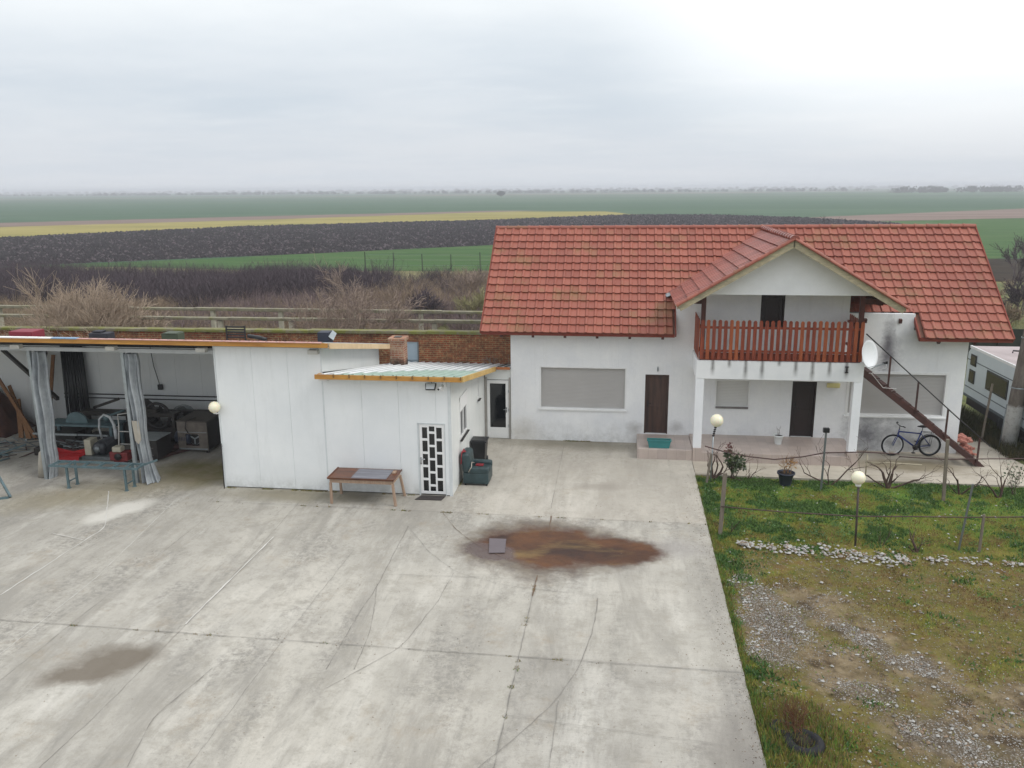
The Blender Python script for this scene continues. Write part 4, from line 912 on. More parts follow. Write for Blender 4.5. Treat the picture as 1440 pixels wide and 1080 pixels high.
# ------------------------------------------------------------------ twigs
def grow(mb,p,d,L,r,depth,spread,kids,g_=.0,n=4,mi=0,minr=.004,wob=.18,lr=.72):
    p=Vector(p);d=Vector(d).normalized(); pts=[p];rs=[r]; dd=d.copy(); segs=3 if depth>1 else 2
    for k in range(segs):
        dd=(dd+Vector((rng.uniform(-wob,wob),rng.uniform(-wob,wob),rng.uniform(-wob,wob)+g_))).normalized(); pts.append(pts[-1]+dd*(L/segs)); rs.append(max(minr,r*(1-.38*(k+1)/segs)))
    mb.tube(pts,rs,n if depth>1 else 3,mi,cap=False)
    if depth<=0: return
    for k in range(kids):
        f=rng.uniform(.35,1.) if k else 1.; i=min(int(f*segs),segs-1); q=pts[i].lerp(pts[i+1],f*segs-i)
        o=dd.orthogonal().normalized(); o.rotate(Matrix.Rotation(rng.uniform(0,2*PI),3,dd)); nd=(dd+o*spread*rng.uniform(.5,1.3)).normalized()
        grow(mb,q,nd,L*lr*rng.uniform(.7,1.15),max(minr,rs[i]*.62),depth-1,spread,kids,g_,n,mi,minr,wob,lr)
BARK=M('brown_bark','#5b4c42',.9,.25,6); TWIGL=M('pale_twigs','#83726a',.9,.2,4,c2='#9b8978'); TWIGD=M('purple_twigs','#453a40',.95,.25,3,c2='#5c4f55'); TWIGT=M('tan_twigs','#84715c',.95,.2,3,c2='#9a8770'); TWIGG=M('olive_twigs','#8a8560',.95,.2,3,c2='#a39d74'); VINE=M('vine_bark','#42322b',.9,.3,8,c2='#604b3f')
def tree(label,loc,stems,L,r,depth,spread,kids,mats,lean=.5,name='bare_tree',cat='tree',up=.03,minr=.009,group='bare trees'):
    t=thing(name,label,cat,loc,group)
    m=MB()
    for k in range(stems):
        a=2*PI*k/stems+rng.uniform(-.4,.4); l=lean*rng.uniform(.3,1.1); 
        b=len(m.v); grow(m,(loc[0]+.15*math.cos(a),loc[1]+.15*math.sin(a),loc[2]-.1),(math.cos(a)*l,math.sin(a)*l,1),L*rng.uniform(.8,1.15),r*rng.uniform(.6,1.1),depth,spread,kids,up,5,0,minr)
    # thick wood and fine twigs as two parts
    tr=MB();cr=MB(); idx={}
    for f,sm in zip(m.f,m.sm):
        p=[Vector(m.v[i]) for i in f]; thick=(p[0]-p[1]).length>minr*3.2; tgt=tr if thick else cr
        tgt.add(p,[tuple(range(len(p)))],0,False)
    if tr.f: tr.build('trunk',mats[0],t,fixn=False)
    if cr.f: cr.build('crown',mats[1],t,fixn=False)
    return t
tree('broad pale twiggy tree rising behind the left part of the workshop roof',(-23.4,33.7,0),13,2.1,.06,4,.62,6,(BARK,M('light_twigs','#978574',.9,.2,4,c2='#b09e8a')),.5,minr=.0075,up=.05)
tree('open dark-limbed bare tree behind the workshop roof, left of the chimney',(-11.6,34.2,0),6,2.1,.07,5,.8,4,(BARK,TWIGL),.85,minr=.0075)
tree('pale low shrub cut by the left edge of the photo',(-31.0,42.0,0),12,1.3,.05,4,.6,4,(BARK,TWIGT),.6,name='bare_shrub',minr=.011,group='bare shrubs')
tree('tall dark bare tree right of the roof, standing against the green field',(35.2,81,0),3,1.9,.06,4,.45,4,(BARK,TWIGD),.3,minr=.016)
tree('dense dark bare tree nearer the caravan, right of the roof',(26.6,60.0,0),4,1.2,.045,4,.5,4,(BARK,TWIGD),.3,minr=.013)
tree('slim reddish bare tree showing above the ridge at its right end',(37,165,0),3,1.7,.05,3,.5,3,(BARK,TWIGD),.5,minr=.03)
tree('scraggly vine-like bush against the brick wall left of the house',(-5.2,32.6,0),7,1.3,.03,4,.8,4,(BARK,TWIGL),.7,name='bare_shrub',minr=.007,group='bare shrubs')
# shrubs standing clear
for (x,y_,h,mats,lab) in ((-18.5,47,1.6,(BARK,TWIGT),'tan shrub in the brush right of the broad pale tree'),(-12.2,66,2.3,(BARK,TWIGL),'pale greyish shrub left of the roof by the wire fence'),(-9.8,55,1.9,(BARK,TWIGG),'yellowish shrub close to the roof edge'),(-13.5,55,2.0,(BARK,TWIGD),'dark upright shrub among the tan brush'),(24.5,57,1.2,(BARK,TWIGT),'low tan shrub behind the caravan')):
    tree(lab,(x,y_,0),9,h*.55,.05,3,.55,5,mats,.5,name='bare_shrub',minr=.014,group='bare shrubs')
def thicket(name,label,mat,spots,hs,per,wd,spreadr):
    m=MB()
    for (x,y_,h) in spots:
        for k in range(per):
            a=rng.uniform(0,2*PI); rr=spreadr*math.sqrt(rng.random())*h; bx=x+rr*math.cos(a)*.5; by=y_+rr*math.sin(a)*.5
            hh=h*rng.uniform(.45,1.1)*(1-.35*(rr/(spreadr*h+1e-6))**2); tx=bx+rr*math.cos(a)*.8+rng.uniform(-.25,.25)*h*.6; ty=by+rr*math.sin(a)*.8+rng.uniform(-.25,.25)*h*.6
            mid=Vector(((bx+tx)/2+rng.uniform(-.1,.1),(by+ty)/2,hh*.55)); b_=Vector((bx,by,-.1)); tp=Vector((tx,ty,hh)); ang=rng.uniform(0,PI); s_=Vector((math.cos(ang),math.sin(ang)*.4,0))*wd
            m.add([b_-s_,b_+s_,mid+s_*.7,mid-s_*.7,tp],[(0,1,2,3),(3,2,4)])
            for q in range(4):
                f=rng.uniform(.3,.95); o=b_.lerp(mid,f*2) if f<.5 else mid.lerp(tp,f*2-1); e=o+Vector((rng.uniform(-.4,.4)*h*.5,rng.uniform(-.4,.4)*h*.5,rng.uniform(.1,.4)*h*.6)); m.add([o-s_*.5,o+s_*.5,e],[(0,1,2)])
    o=m.build(name,mat,fixn=False); o['kind']='stuff'; o['label']=label; o['category']='thicket'; return o
sp=[]
for k in range(430):
    f=rng.random(); x=-100+f*72; y_=63+rng.uniform(0,17)-(.10*(x+65)); sp.append((x,y_,rng.uniform(1.7,2.9)*(1+.3*noise.noise(Vector((x*.12,y_*.1,0))))))
for k in range(90): x=-31+rng.uniform(-3,9); sp.append((x*1.0,64+rng.uniform(0,12),rng.uniform(1.8,3.0)))
for k in range(70): x=-24+rng.uniform(-8,12); sp.append((x,66+rng.uniform(0,14),rng.uniform(1.2,2.2)))
thicket('thicket','dark purple brown leafless thicket along the green field',TWIGD,sp,None,110,.028,.8)
sp=[]
for k in range(420): x=-62+rng.random()*50; sp.append((x,44+rng.uniform(0,17),rng.uniform(.6,1.5)*(1.25 if x>-22 else 1)))
for k in range(60): sp.append((-20+rng.random()*10,60+rng.uniform(0,16),rng.uniform(1.2,2.4)))
for k in range(40): sp.append((22+rng.random()*14,56+rng.uniform(0,26),rng.uniform(.5,1.2)))
thicket('mauve_brush','mauve grey bare brush in front of the dark thicket',M('mauve_twigs','#6e5d60',.95,.2,3,c2='#85736f'),[(-30+rng.random()*21,50+rng.uniform(0,16),rng.uniform(1.,2.1)) for k in range(130)],None,80,.018,.8)
thicket('brushwood','tan dry brush between the concrete frames and the dark thicket',TWIGT,sp,None,70,.02,.8)
sp=[(rng.uniform(-45,-8),rng.uniform(40.5,50),rng.uniform(.3,.8)) for k in range(380)]+[(rng.uniform(-45,-6),rng.uniform(32.6,39),rng.uniform(.3,.8)) for k in range(300)]+[(rng.uniform(16,40),rng.uniform(38,80),rng.uniform(.3,.7)) for k in range(200)]
thicket('rough_grass','rough olive dry grass around the concrete frames',TWIGG,sp,None,40,.014,1.2)
sp=[(rng.uniform(-14.5,-5),rng.uniform(36,43),rng.uniform(.8,2.3)) for k in range(90)]
thicket('bramble','grey brambles near the house end of the concrete frames',TWIGD,sp,None,70,.012,.9)
# wire field fence
wf=thing('wire_fence','thin wire fence on dark posts along the green field, left of the roof','fence',(-20,92,0))
for k in range(7): x=-29+k*3.3; m=MB(); m.box(x-.04,x+.04,91.9,91.98,-.1,1.9+rng.uniform(-.1,.3)); m.build('post',BLACKM,wf)
m=MB()
for z in (.6,1.2,1.75): m.tube([(-29,91.95,z),(-6,91.95,z)],.012,4)
m.build('wire',GREYM,wf)
# dark mesh fence behind the caravan
mf=thing('mesh_fence','dark green mesh fence behind the caravan','fence',(18,46,0))
MESH=M('dark_shade_net','#22261f',.9,.2,2,c2='#30352a')
m=MB(); m.box(11.6,45,46.5,46.53,-.1,1.55); m.build('net',MESH,mf)
for k in range(12): x=12+k*2.6; m=MB(); m.box(x,x+.08,46.40,46.49,-.1,1.7); m.build('post',BLACKM,mf)
# horizon trees
FARB=M('far_bark','#54504a',.95,.2,.2)
sp=[]
def hline(x0,x1,y0,y1,n,h0,h1):
    for k in range(n):
        f=rng.random(); sp.append((x0+(x1-x0)*f,y0+(y1-y0)*f+rng.uniform(-15,15),rng.uniform(h0,h1)))
hline(300,1150,1050,1250,300,4,8); hline(-1000,400,1500,1450,420,2.5,6); hline(-1900,-900,1600,1500,160,2,5); hline(700,1700,1600,1900,220,6,12); hline(-2500,2500,2600,2600,500,5,9)
def wood_mass(name,label,spots,per):
    m=MB()
    for x,y_,h in spots:
        w_=h*rng.uniform(.5,1.1)
        for k in range(per):
            a=rng.uniform(0,2*PI); q=math.sqrt(rng.random()); cx=x+w_*q*math.cos(a); cz=h*(.5+.48*q*math.sin(a)); s_=h*.13; cy=y_+rng.uniform(-w_,w_)*.5
            m.add([(cx-s_,cy,cz-s_*.6),(cx+s_,cy+s_*.3,cz-s_*rng.random()),(cx+rng.uniform(-s_,s_),cy-s_*.3,cz+s_)],[(0,1,2)])
    o=m.build(name,FARB,fixn=False); o['kind']='stuff'; o['label']=label; o['category']='trees'; return o
wood_mass('far_woodland','distant bare tree belt along the horizon',sp,40)
for (x,y_,h,lab) in ((-625,760,9,'lone round tree on the horizon at the far left'),(-128,880,6,'round tree standing out on the horizon at the middle')):
    t=thing('distant_tree',lab,'tree',(x,y_,0),'lone trees near the horizon')
    m=MB(); m.tube([(x,y_,-.1),(x,y_,h*.4)],.5,6); m.build('trunk',FARB,t)
    m=MB()
    for k in range(420):
        v_=Vector((rng.gauss(0,1),rng.gauss(0,1),rng.gauss(0,1))).normalized()*(rng.random()**.4); cx=x+v_.x*h*.75; cy=y_+v_.y*h*.7; cz=h*.58+v_.z*h*.42; s_=h*.07
        m.add([(cx-s_,cy,cz-s_),(cx+s_,cy+s_,cz),(cx,cy-s_,cz+s_)],[(0,1,2)])
    m.build('crown',FARB,t,fixn=False)

# ------------------------------------------------------------------ small things outside
# table
t=thing('work_table','low wooden table with rust brown and grey top against the white annex wall','table',(-7.42,22.6,0))
m=MB(); m.box(-8.42,-6.42,22.05,23.02,.78,.81); m.box(-8.42,-6.42,22.04,22.07,.812,.83); m.box(-8.42,-8.39,22.07,23.02,.812,.83); m.box(-6.45,-6.42,22.07,23.02,.812,.83); m.build('table_top',TABLETOP,t,bevel=.006)
m=MB(); m.box(-7.72,-6.66,22.12,22.93,.812,.824); m.build('grey_sheet',M('weathered_sheet','#66656c',.45,.2,2,c2='#8a8a92',stretch=(.5,5,5)),t)
m=MB(); m.box(-8.36,-6.48,22.10,22.15,.66,.78); m.box(-8.36,-6.48,22.92,22.97,.66,.78); m.box(-8.38,-8.33,22.15,22.92,.66,.78); m.box(-6.51,-6.46,22.15,22.92,.66,.78); m.build('apron',TABLEW,t)
for lx,ly,dx,dy in ((-8.37,22.12,.0,0),(-6.5,22.12,.06,0),(-8.37,22.93,.02,0),(-6.5,22.93,.12,.02)):
    m=MB(); m.bar((lx+.03,ly,.66),(lx+dx+.03,ly+dy,0),.07,.07); m.build('leg',TABLEW,t,bevel=.006)
m=MB(); m.box(-6.62,-6.52,22.6,22.78,.812,.86); m.build('block',TABLEW,t,bevel=.005)
# doormat
m=MB(); m.prism([(-5.98,22.68),(-5.18,22.70),(-5.12,23.04),(-5.86,23.04)],'z',.002,.02); o=m.build('door_mat',M('mat_dark','#3c3634',.95,.3,20,bump=.8,fine=120),bevel=.004); tag(o,'dark doormat in front of the chequered glass door','doormat')
# armchair
ch=thing('armchair','dark green leather armchair beside the annex side wall, facing right','armchair',(-4.4,24.45,0),rz=0)
GREENL=M('dark_green_leather','#25373a',.42,.2,3,c2='#34494c',bump=.25,fine=30)
def cushion(x0,x1,y0,y1,z0,z1,name,mat,parent,tilt=0,bev=.06):
    m=MB(); m.box(x0,x1,y0,y1,z0,z1)
    if tilt: m.v=[(p[0]-tilt*(p[2]-z0),p[1],p[2]) for p in m.v]
    o=m.build(name,mat,parent,bevel=bev); o.modifiers['bevel'].segments=4
    for f in o.data.polygons: f.use_smooth=True
    return o
cushion(-4.78,-3.98,24.05,24.88,.06,.40,'base',GREENL,ch,0,.03)
cushion(-4.52,-3.96,24.24,24.68,.38,.52,'seat_cushion',GREENL,ch,0,.06)
cushion(-4.80,-4.52,24.08,24.85,.36,1.02,'backrest',GREENL,ch,.10,.10)
cushion(-4.62,-3.97,24.04,24.23,.36,.60,'armrest',GREENL,ch,0,.07); cushion(-4.62,-3.97,24.70,24.89,.36,.62,'armrest',GREENL,ch,0,.07)
for lx in (-4.72,-4.05):
    for ly in (24.11,24.82): m=MB(); m.box(lx-.03,lx+.03,ly-.03,ly+.03,0,.06); m.build('foot',BLACKP,ch)
m=MB(); m.tube([(-4.60,24.03,.45),(-4.50,24.02,.62),(-4.52,24.2,.72),(-4.5,24.5,.6)],.012,6); m.build('strap',M('strap_beige','#b9b0a2',.8),ch)
m=MB(); m.prism([(-4.86,.66),(-4.83,.68),(-4.80,1.06),(-4.83,1.06)],'y',24.1,24.5); m.bar((-4.82,24.2,1.05),(-4.72,24.25,1.06),.12,.03); o=m.build('red_cloth',M('dull_red_cloth','#8e2a33',.8),None,bevel=.008); o.name='cloth'; tag(o,'dull red cloth hung over the back of the green armchair','cloth')
m=MB(); m.box(-4.45,-4.2,24.4,24.6,.525,.56); o=m.build('folded_cloth',M('dark_red_cloth','#7a1520',.8),None,bevel=.015); tag(o,'small dark red folded cloth on the armchair seat','cloth')
# wheelie bin
bn=thing('wheelie_bin','black wheelie bin behind the green armchair','bin',(-4.63,26.25,0))
m=MB(); 
def frust(m,x0,x1,y0,y1,z0,z1,k,mi=0):
    xm,ym=(x0+x1)/2,(y0+y1)/2; a=[(xm+(x-xm)*k,ym+(y-ym)*k,z0) for x,y in ((x0,y0),(x1,y0),(x1,y1),(x0,y1))]+[(x,y,z1) for x,y in ((x0,y0),(x1,y0),(x1,y1),(x0,y1))]
    m.add(a,[(3,2,1,0),(4,5,6,7),(0,1,5,4),(1,2,6,5),(2,3,7,6),(3,0,4,7)],mi)
frust(m,-4.88,-4.38,25.98,26.53,.05,.80,.8); m.build('body',BLACKP,bn,bevel=.02)
m=MB(); m.box(-4.90,-4.35,25.94,26.56,.80,.845); m.box(-4.86,-4.40,26.0,26.48,.845,.865); m.build('lid',BLACKP,bn,bevel=.015)
for xx in (-4.85,-4.41): m=MB(); m.lathe((xx,26.48,.1),[(0,-.02),(.1,-.02),(.1,.02),(0,.02)],18,axis='x'); m.build('wheel',BLACKP,bn)
m=MB(); m.tube([(-4.86,26.58,.80),(-4.4,26.58,.80)],.018,8); m.build('handle',BLACKP,bn)
# flood light, camera
t=thing('flood_light','small floodlight under the annex eave','floodlight',(-5.45,23.05,3.42))
m=MB(); m.add([(-5.6,22.88,3.34),(-5.32,22.88,3.34),(-5.30,22.98,3.50),(-5.62,22.98,3.50),(-5.6,22.93,3.30),(-5.32,22.93,3.30),(-5.30,23.03,3.46),(-5.62,23.03,3.46)],[(0,1,2,3),(7,6,5,4),(0,4,5,1),(1,5,6,2),(2,6,7,3),(3,7,4,0)]); m.build('housing',BLACKP,t)
m=MB(); m.add([(-5.58,22.875,3.355),(-5.34,22.875,3.355),(-5.325,22.97,3.495),(-5.595,22.97,3.495)],[(0,1,2,3)]); m.build('lens',M('lamp_glass','#c8ccce',.1,.05),t,fixn=False)
m=MB(); m.tube([(-5.46,23.02,3.42),(-5.46,23.1,3.5)],.015,6); m.build('bracket',GALV,t)
t=thing('security_camera','white security camera with junction box beside the floodlight under the annex eave','camera',(-5.1,23.05,3.42))
m=MB(); m.box(-5.12,-5.02,23.02,23.095,3.38,3.56); m.box(-5.2,-5.14,23.03,23.095,3.48,3.58); m.build('junction_box',WPAINT,t,bevel=.005)
m=MB(); m.tube([(-5.1,23.0,3.44),(-5.2,22.86,3.36)],.035,12); m.sphere((-5.14,22.98,3.33),.045); m.build('body',WPAINT,t)
m=MB(); m.tube([(-5.2,22.862,3.358),(-5.215,22.84,3.345)],.028,12); m.build('lens',BLACKP,t)
# globe lamps
GLOBE=NT('globe_diffuser'); GLOBE.bsdf.inputs['Subsurface Weight'].default_value=.3; GLOBE=GLOBE.fin(lin('#ebe5cb'),.35)
GL='round globe lamps'
t=thing('globe_lamp','cream globe lamp on the corner between the open bay and the white wall','lamp',(-12.16,23.05,2.5),GL)
m=MB(); m.sphere((-12.14,22.9,2.62),.175,28,18); m.build('globe',GLOBE,t); m=MB(); m.tube([(-12.1,23.1,2.4),(-12.12,22.95,2.4),(-12.14,22.9,2.46)],.02,8); m.lathe((-12.14,22.9,2.42),[(.05,0),(.06,.04)],14); m.build('bracket',WPAINT,t)
t=thing('globe_lamp','cream globe lamp on a thin rusty pole in the middle of the lawn','lamp',(6.1,20.91,0),GL)
m=MB(); m.sphere((6.02,20.9,1.80),.175,28,18); m.build('globe',GLOBE,t); m=MB(); m.tube([(6.1,20.91,-.1),(6.04,20.9,1.60)],.028,8); m.build('pole',M('rusty_pole','#4a413b',.8,.3,6),t); m=MB(); m.lathe((6.03,20.9,1.57),[(.06,0),(.075,.05),(.07,.08)],16); m.build('collar',WPAINT,t)
t=thing('globe_lamp','cream globe lamp on a thin pole near the left porch pillar','lamp',(2.85,25.4,0),GL)
m=MB(); m.sphere((2.98,25.4,1.95),.20,28,18); m.build('globe',GLOBE,t); m=MB(); m.tube([(2.88,25.4,-.1),(2.9,25.4,1.45)],.02,8); m.build('pole',GALV,t); m=MB(); 
for k in range(5): m.lathe((2.90+.012*k,25.4,1.44+.065*k),[(.03,0),(.045,.02),(.03,.045)],12)
m.build('collar',BLACKM,t)
# tall rod at the bay corner
m=MB(); m.tube([(-12.09,22.96,.0),(-12.07,22.98,1.45)],.016,8); m.tube([(-12.2,22.98,1.36),(-12.05,22.98,1.36)],.012,6); o=m.build('steel_rod',BLACKM); tag(o,'thin dark rod standing against the left edge of the white wall','rod')
# trestle frame of blue steel
BLUES=M('blue_grey_steel','#4d6268',.5,.2,5,c2='#5f767b')
t=thing('steel_trestle','long low blue grey steel frame on legs in front of the bays','frame',(-16,22.6,0))
m=MB(); 
for yy in (22.40,22.85): m.box(-17.5,-14.55,yy-.03,yy+.03,.70,.76)
for xx in (-17.45,-16.95,-16.4,-15.9,-15.4,-15.0,-14.6): m.box(xx-.025,xx+.025,22.43,22.82,.705,.755)
m.bar((-17.4,22.45,.77),(-16.9,22.85,.77),.03,.03); m.bar((-14.6,22.85,.72),(-14.3,23.1,.8),.05,.05)
m.build('top_frame',BLUES,t)
for xx,yy in ((-16.95,22.45),(-16.9,22.8),(-15.0,22.42),(-14.97,22.8)):
    m=MB(); m.box(xx-.03,xx+.03,yy-.03,yy+.03,0,.70); m.box(xx-.05,xx+.05,yy-.05,yy+.05,0,.02); m.build('leg',BLUES,t)
for xx in (-16.93,-14.98): m=MB(); m.bar((xx,22.45,.22),(xx,22.78,.22),.03,.03); m.build('stretcher',BLUES,t)
t=thing('steel_stand','blue grey steel A frame cut by the left edge of the photo','frame',(-18.3,21.4,0))
m=MB(); m.bar((-18.16,21.45,.03),(-19.1,21.9,1.1),.06,.06); m.bar((-18.2,21.42,.03),(-19.6,20.6,.03),.06,.06); m.bar((-18.9,21.8,.9),(-19.6,21.9,1.1),.06,.06); m.build('frame',BLUES,t)
# sheet on the stain
m=MB(); m.prism([(-3.33,20.13),(-2.88,20.14),(-2.80,19.30),(-3.20,19.24)],'z',.022,.026); o=m.build('metal_sheet',M('pale_grey_sheet','#675f62',.85,.08,2)); tag(o,'pale lilac grey sheet lying flat in the rust brown stain','sheet')
# planter on the step
t=thing('window_box_planter','turquoise window box planter on the doorstep by the brown door','planter',(1.35,27.5,.35))
TURQ=M('turquoise_plastic','#2f7a7a',.4,.1,3)
m=MB(); 
def trough(m,x0,x1,y0,y1,z0,z1,k,th_):
    frust(m,x0,x1,y0,y1,z0,z1-.03,k); m.box(x0-.02,x1+.02,y0-.02,y0+th_,z1-.03,z1); m.box(x0-.02,x1+.02,y1-th_,y1+.02,z1-.03,z1); m.box(x0-.02,x0+th_,y0+th_,y1-th_,z1-.03,z1); m.box(x1-th_,x1+.02,y0+th_,y1-th_,z1-.03,z1)
trough(m,.96,1.74,27.42,27.68,.352,.63,.86,.02); m.build('box',TURQ,t,bevel=.006)
m=MB(); m.box(.99,1.71,27.45,27.65,.60,.612); m.build('soil',M('turquoise_inside','#2a5f5f',.6),t)
# pots
t=thing('flower_pot','white flower pot with dark soil on the porch terrace','flower pot',(5.42,28.35,.365),'flower pots')
m=MB(); m.lathe((5.42,28.35,.365),[(.11,0),(.155,.26),(.175,.27),(.175,.32),(.16,.32),(.15,.28),(0,.28)],28,cap=False); m.build('pot',M('white_plastic','#dfe2e0',.4,.04),t,fixn=False)
m=MB(); m.lathe((5.42,28.35,.645),[(.152,0),(0,.012)],24); m.build('soil',SOIL,t)
m=MB(); 
for k in range(4): grow(m,(5.42+rng.uniform(-.05,.05),28.35,.645),(rng.uniform(-.2,.2),0,1),.2,.006,1,.4,2,0,4,0,.003)
m.build('dead_stem',VINE,t,fixn=False)
t=thing('flower_pot','dark blue flower pot with a dried brown plant at the lawn edge','flower pot',(5.15,25.35,0),'flower pots')
m=MB(); m.lathe((5.15,25.35,-.05),[(.16,0),(.235,.36),(.27,.37),(.27,.42),(.245,.42),(.23,.38),(0,.38)],28,cap=False); m.build('pot',M('navy_plastic','#262b3d',.4,.1),t,fixn=False)
m=MB(); m.lathe((5.15,25.35,.33),[(.235,0),(0,.02)],24); m.build('soil',SOIL,t)
m=MB()
for k in range(9): grow(m,(5.15+rng.uniform(-.1,.1),25.35+rng.uniform(-.1,.1),.33),(rng.uniform(-.5,.5),rng.uniform(-.4,.4),1),.3,.009,2,.6,3,0,4,0,.004)
m.build('stems',M('dry_stem','#8b6a45',.9,.2),t,fixn=False)
def leaves(m,c,r,n,s,mi=0,sz=1.):
    for k in range(n):
        v_=Vector((rng.gauss(0,1),rng.gauss(0,1),rng.gauss(0,1))).normalized()*(rng.random()**.45)*r; p=Vector(c)+Vector((v_.x,v_.y,v_.z*sz)); a=Vector((rng.uniform(-1,1),rng.uniform(-1,1),rng.uniform(-.6,.6))).normalized(); b=a.orthogonal().normalized(); q=s*rng.uniform(.6,1.3)
        m.add([p,p+a*q*.5+b*q*.3,p+a*q,p+a*q*.5-b*q*.3],[(0,1,2,3)],mi)
m=MB(); leaves(m,(5.28,25.35,.68),.22,60,.07); m.build('dry_leaves',M('dry_leaf','#9a7444',.85,.3,9),t,fixn=False)
# evergreen shrub beside the blue pot's left
t=thing('leafy_shrub','small dark glossy evergreen shrub at the lawn corner by the porch','shrub',(3.62,25.7,0))
m=MB()
for k in range(6): grow(m,(3.6+rng.uniform(-.08,.08),25.7,-.05),(rng.uniform(-.3,.3),rng.uniform(-.3,.3),1),.5,.014,2,.5,3,.05,4,0,.005)
m.build('stem',BARK,t,fixn=False)
LEAF=M('glossy_leaf','#2b3a1e',.35,.4,12,c2='#4a5a2a'); m=MB()
for c_,r_ in (((3.5,25.7,.55),.2),((3.75,25.7,.62),.22),((3.62,25.68,.38),.22),((3.85,25.72,.4),.16),((3.42,25.7,.8),.12)): leaves(m,c_,r_,95,.11)
m.build('foliage',LEAF,t,fixn=False)
m=MB(); leaves(m,(3.45,25.7,1.02),.1,26,.09,0,1.6); leaves(m,(3.42,25.7,.85),.08,16,.09); m.build('red_leaves',M('red_brown_leaf','#57281f',.5,.3,9),t,fixn=False)
# second sprig at the far right of the path
t=thing('leafy_shrub','sparse dark leafy sprig at the right end of the path edge','shrub',(11.6,25.2,0))
m=MB()
for k in range(4): grow(m,(11.6+rng.uniform(-.2,.2),25.2,-.05),(rng.uniform(-.4,.4),0,1),.45,.012,2,.5,3,.05,4,0,.004)
m.build('stem',BARK,t,fixn=False); m=MB(); leaves(m,(11.65,25.2,.6),.33,70,.09,0,1.2); m.build('foliage',LEAF,t,fixn=False)
# trellis: posts and rusty wires/bars
TP='vineyard trellis posts'
def post(label,b,tp,w_,mat,cap=None,name='trellis_post'):
    t=thing(name,label,'post',b,TP); m=MB(); m.bar((b[0],b[1],-.15),tp,w_,w_*.8); m.build('shaft',mat,t,bevel=.006)
    if cap: m=MB(); m.box(tp[0]-.09,tp[0]+.09,tp[1]-.06,tp[1]+.06,tp[2]-.02,tp[2]+.12); m.build('cap',cap,t,bevel=.01)
post('thick grey weathered post at the left corner of the lawn, beside the yard',(2.72,21.2,0),(2.77,21.2,1.70),.10,GREYWOOD)
post('slim grey post with a black box on top, in front of the porch',(6.14,25.0,0),(6.14,24.95,1.82),.055,GREYM,BLACKP)
post('straight grey post on the path edge below the foot of the stair',(9.5,24.5,0),(9.4,24.45,1.85),.085,GREYWOOD)
post('tall thin post with twigs at the right edge of the lawn',(8.62,20.95,0),(8.75,20.9,1.75),.045,GREYM)
post('short dark stake beside the tall thin post at the right lawn edge',(9.1,20.9,0),(9.1,20.9,.95),.06,GREYWOOD)
post('short leaning brown post at the lawn corner nearest the left porch pillar',(2.72,25.15,0),(2.84,25.15,.95),.07,GREYWOOD)
RUSTW=M('rusty_bar','#463330',.7,.3,8,c2='#5e4541')
BG='horizontal trellis bars'
def bar_thing(label,pts,r):
    m=MB(); m.tube(pts,r,8); o=m.build('trellis_bar',RUSTW); tag(o,label,'bar',BG); return o
bar_thing('sagging rusty bar from the left pillar across the porch front',[(2.62,25.05,1.22),(3.2,25.05,1.06),(4.0,25.03,.93),(4.7,25.0,.88),(5.5,25.,.99),(6.14,24.98,1.15),(7.2,24.8,1.27),(8.2,24.7,1.28)],.02)
bar_thing('straight rusty bar crossing before the bicycle and stair foot',[(8.2,24.68,1.20),(9.4,24.5,1.22),(10.6,24.5,1.28),(12.5,24.5,1.36),(14.5,24.5,1.5)],.016)
bar_thing('lower rusty bar running along the lawn between the posts',[(2.70,21.15,.78),(4.3,21.05,.74),(6.08,20.86,.78),(7.4,20.95,.80),(8.7,20.9,.86),(10.2,20.9,.94),(13.0,20.9,1.1)],.016)
m=MB(); m.tube([(7.7,26.2,.5),(8.6,26.2,.5),(9.4,26.2,.47)],.022,8); m.tube([(7.75,26.2,-.01),(7.75,26.2,.75)],.022,8); m.tube([(8.3,26.2,.5),(8.3,26.2,.62)],.012,6); o=m.build('pipe_rail',M('pale_pipe','#a49a84',.7),None); tag(o,'low pale pipe rail right of the right porch pillar','rail')
# vines
VG='bare vines trained along the trellis'
def vine(label,loc,arms,L,depth=4,kids=2,name='bare_vine'):
    t=thing(name,label,'vine',loc,VG); m=MB(); p=Vector(loc)+Vector((0,0,-.1))
    for (dx,dy,dz,l,r) in arms:
        grow(m,p,(dx,dy,dz),l,r,depth,.7,kids,.06,6,0,.004,.28,.72)
    m.build('stems',VINE,t,fixn=False)
vine('gnarled bare vine at the lawn corner beside the left pillar',(2.98,25.6,0),[(-.5,0,1,.5,.05),(.7,0,1,.6,.05),(.1,0,1,.55,.035),(1.4,0,.8,.6,.025)],.5)
vine('thin low vine left of the blue pot',(4.05,25.7,0),[(.8,0,.9,.4,.018),(.2,0,1,.3,.012)],.4,2,2)
vine('spreading bare vine right of the blue pot at the porch post',(6.5,25.5,0),[(-1.2,0,.9,.9,.026),(1.2,0,.7,1.1,.026),(-.6,0,1.2,.8,.02)],.5,3,2)
vine('thick twin stemmed bare vine in front of the bicycle',(8.22,25.45,0),[(-.5,0,1,.55,.06),(.4,0,1,.5,.06),(1.2,0,.6,.8,.035),(-1.2,0,.7,.7,.03)],.5,4,2)
vine('slender bare vine left of the stair foot post on the lawn edge',(10.15,25.1,0),[(0,0,1,.6,.035),(.9,0,.8,.6,.028),(-.6,0,.8,.5,.02)],.5,3,2)
vine('bare vine tangle at the right end of the path edge',(11.2,24.9,0),[(-.8,0,1,.6,.035),(.5,0,1,.6,.03),(.1,0,1,.7,.026)],.5,3,2)
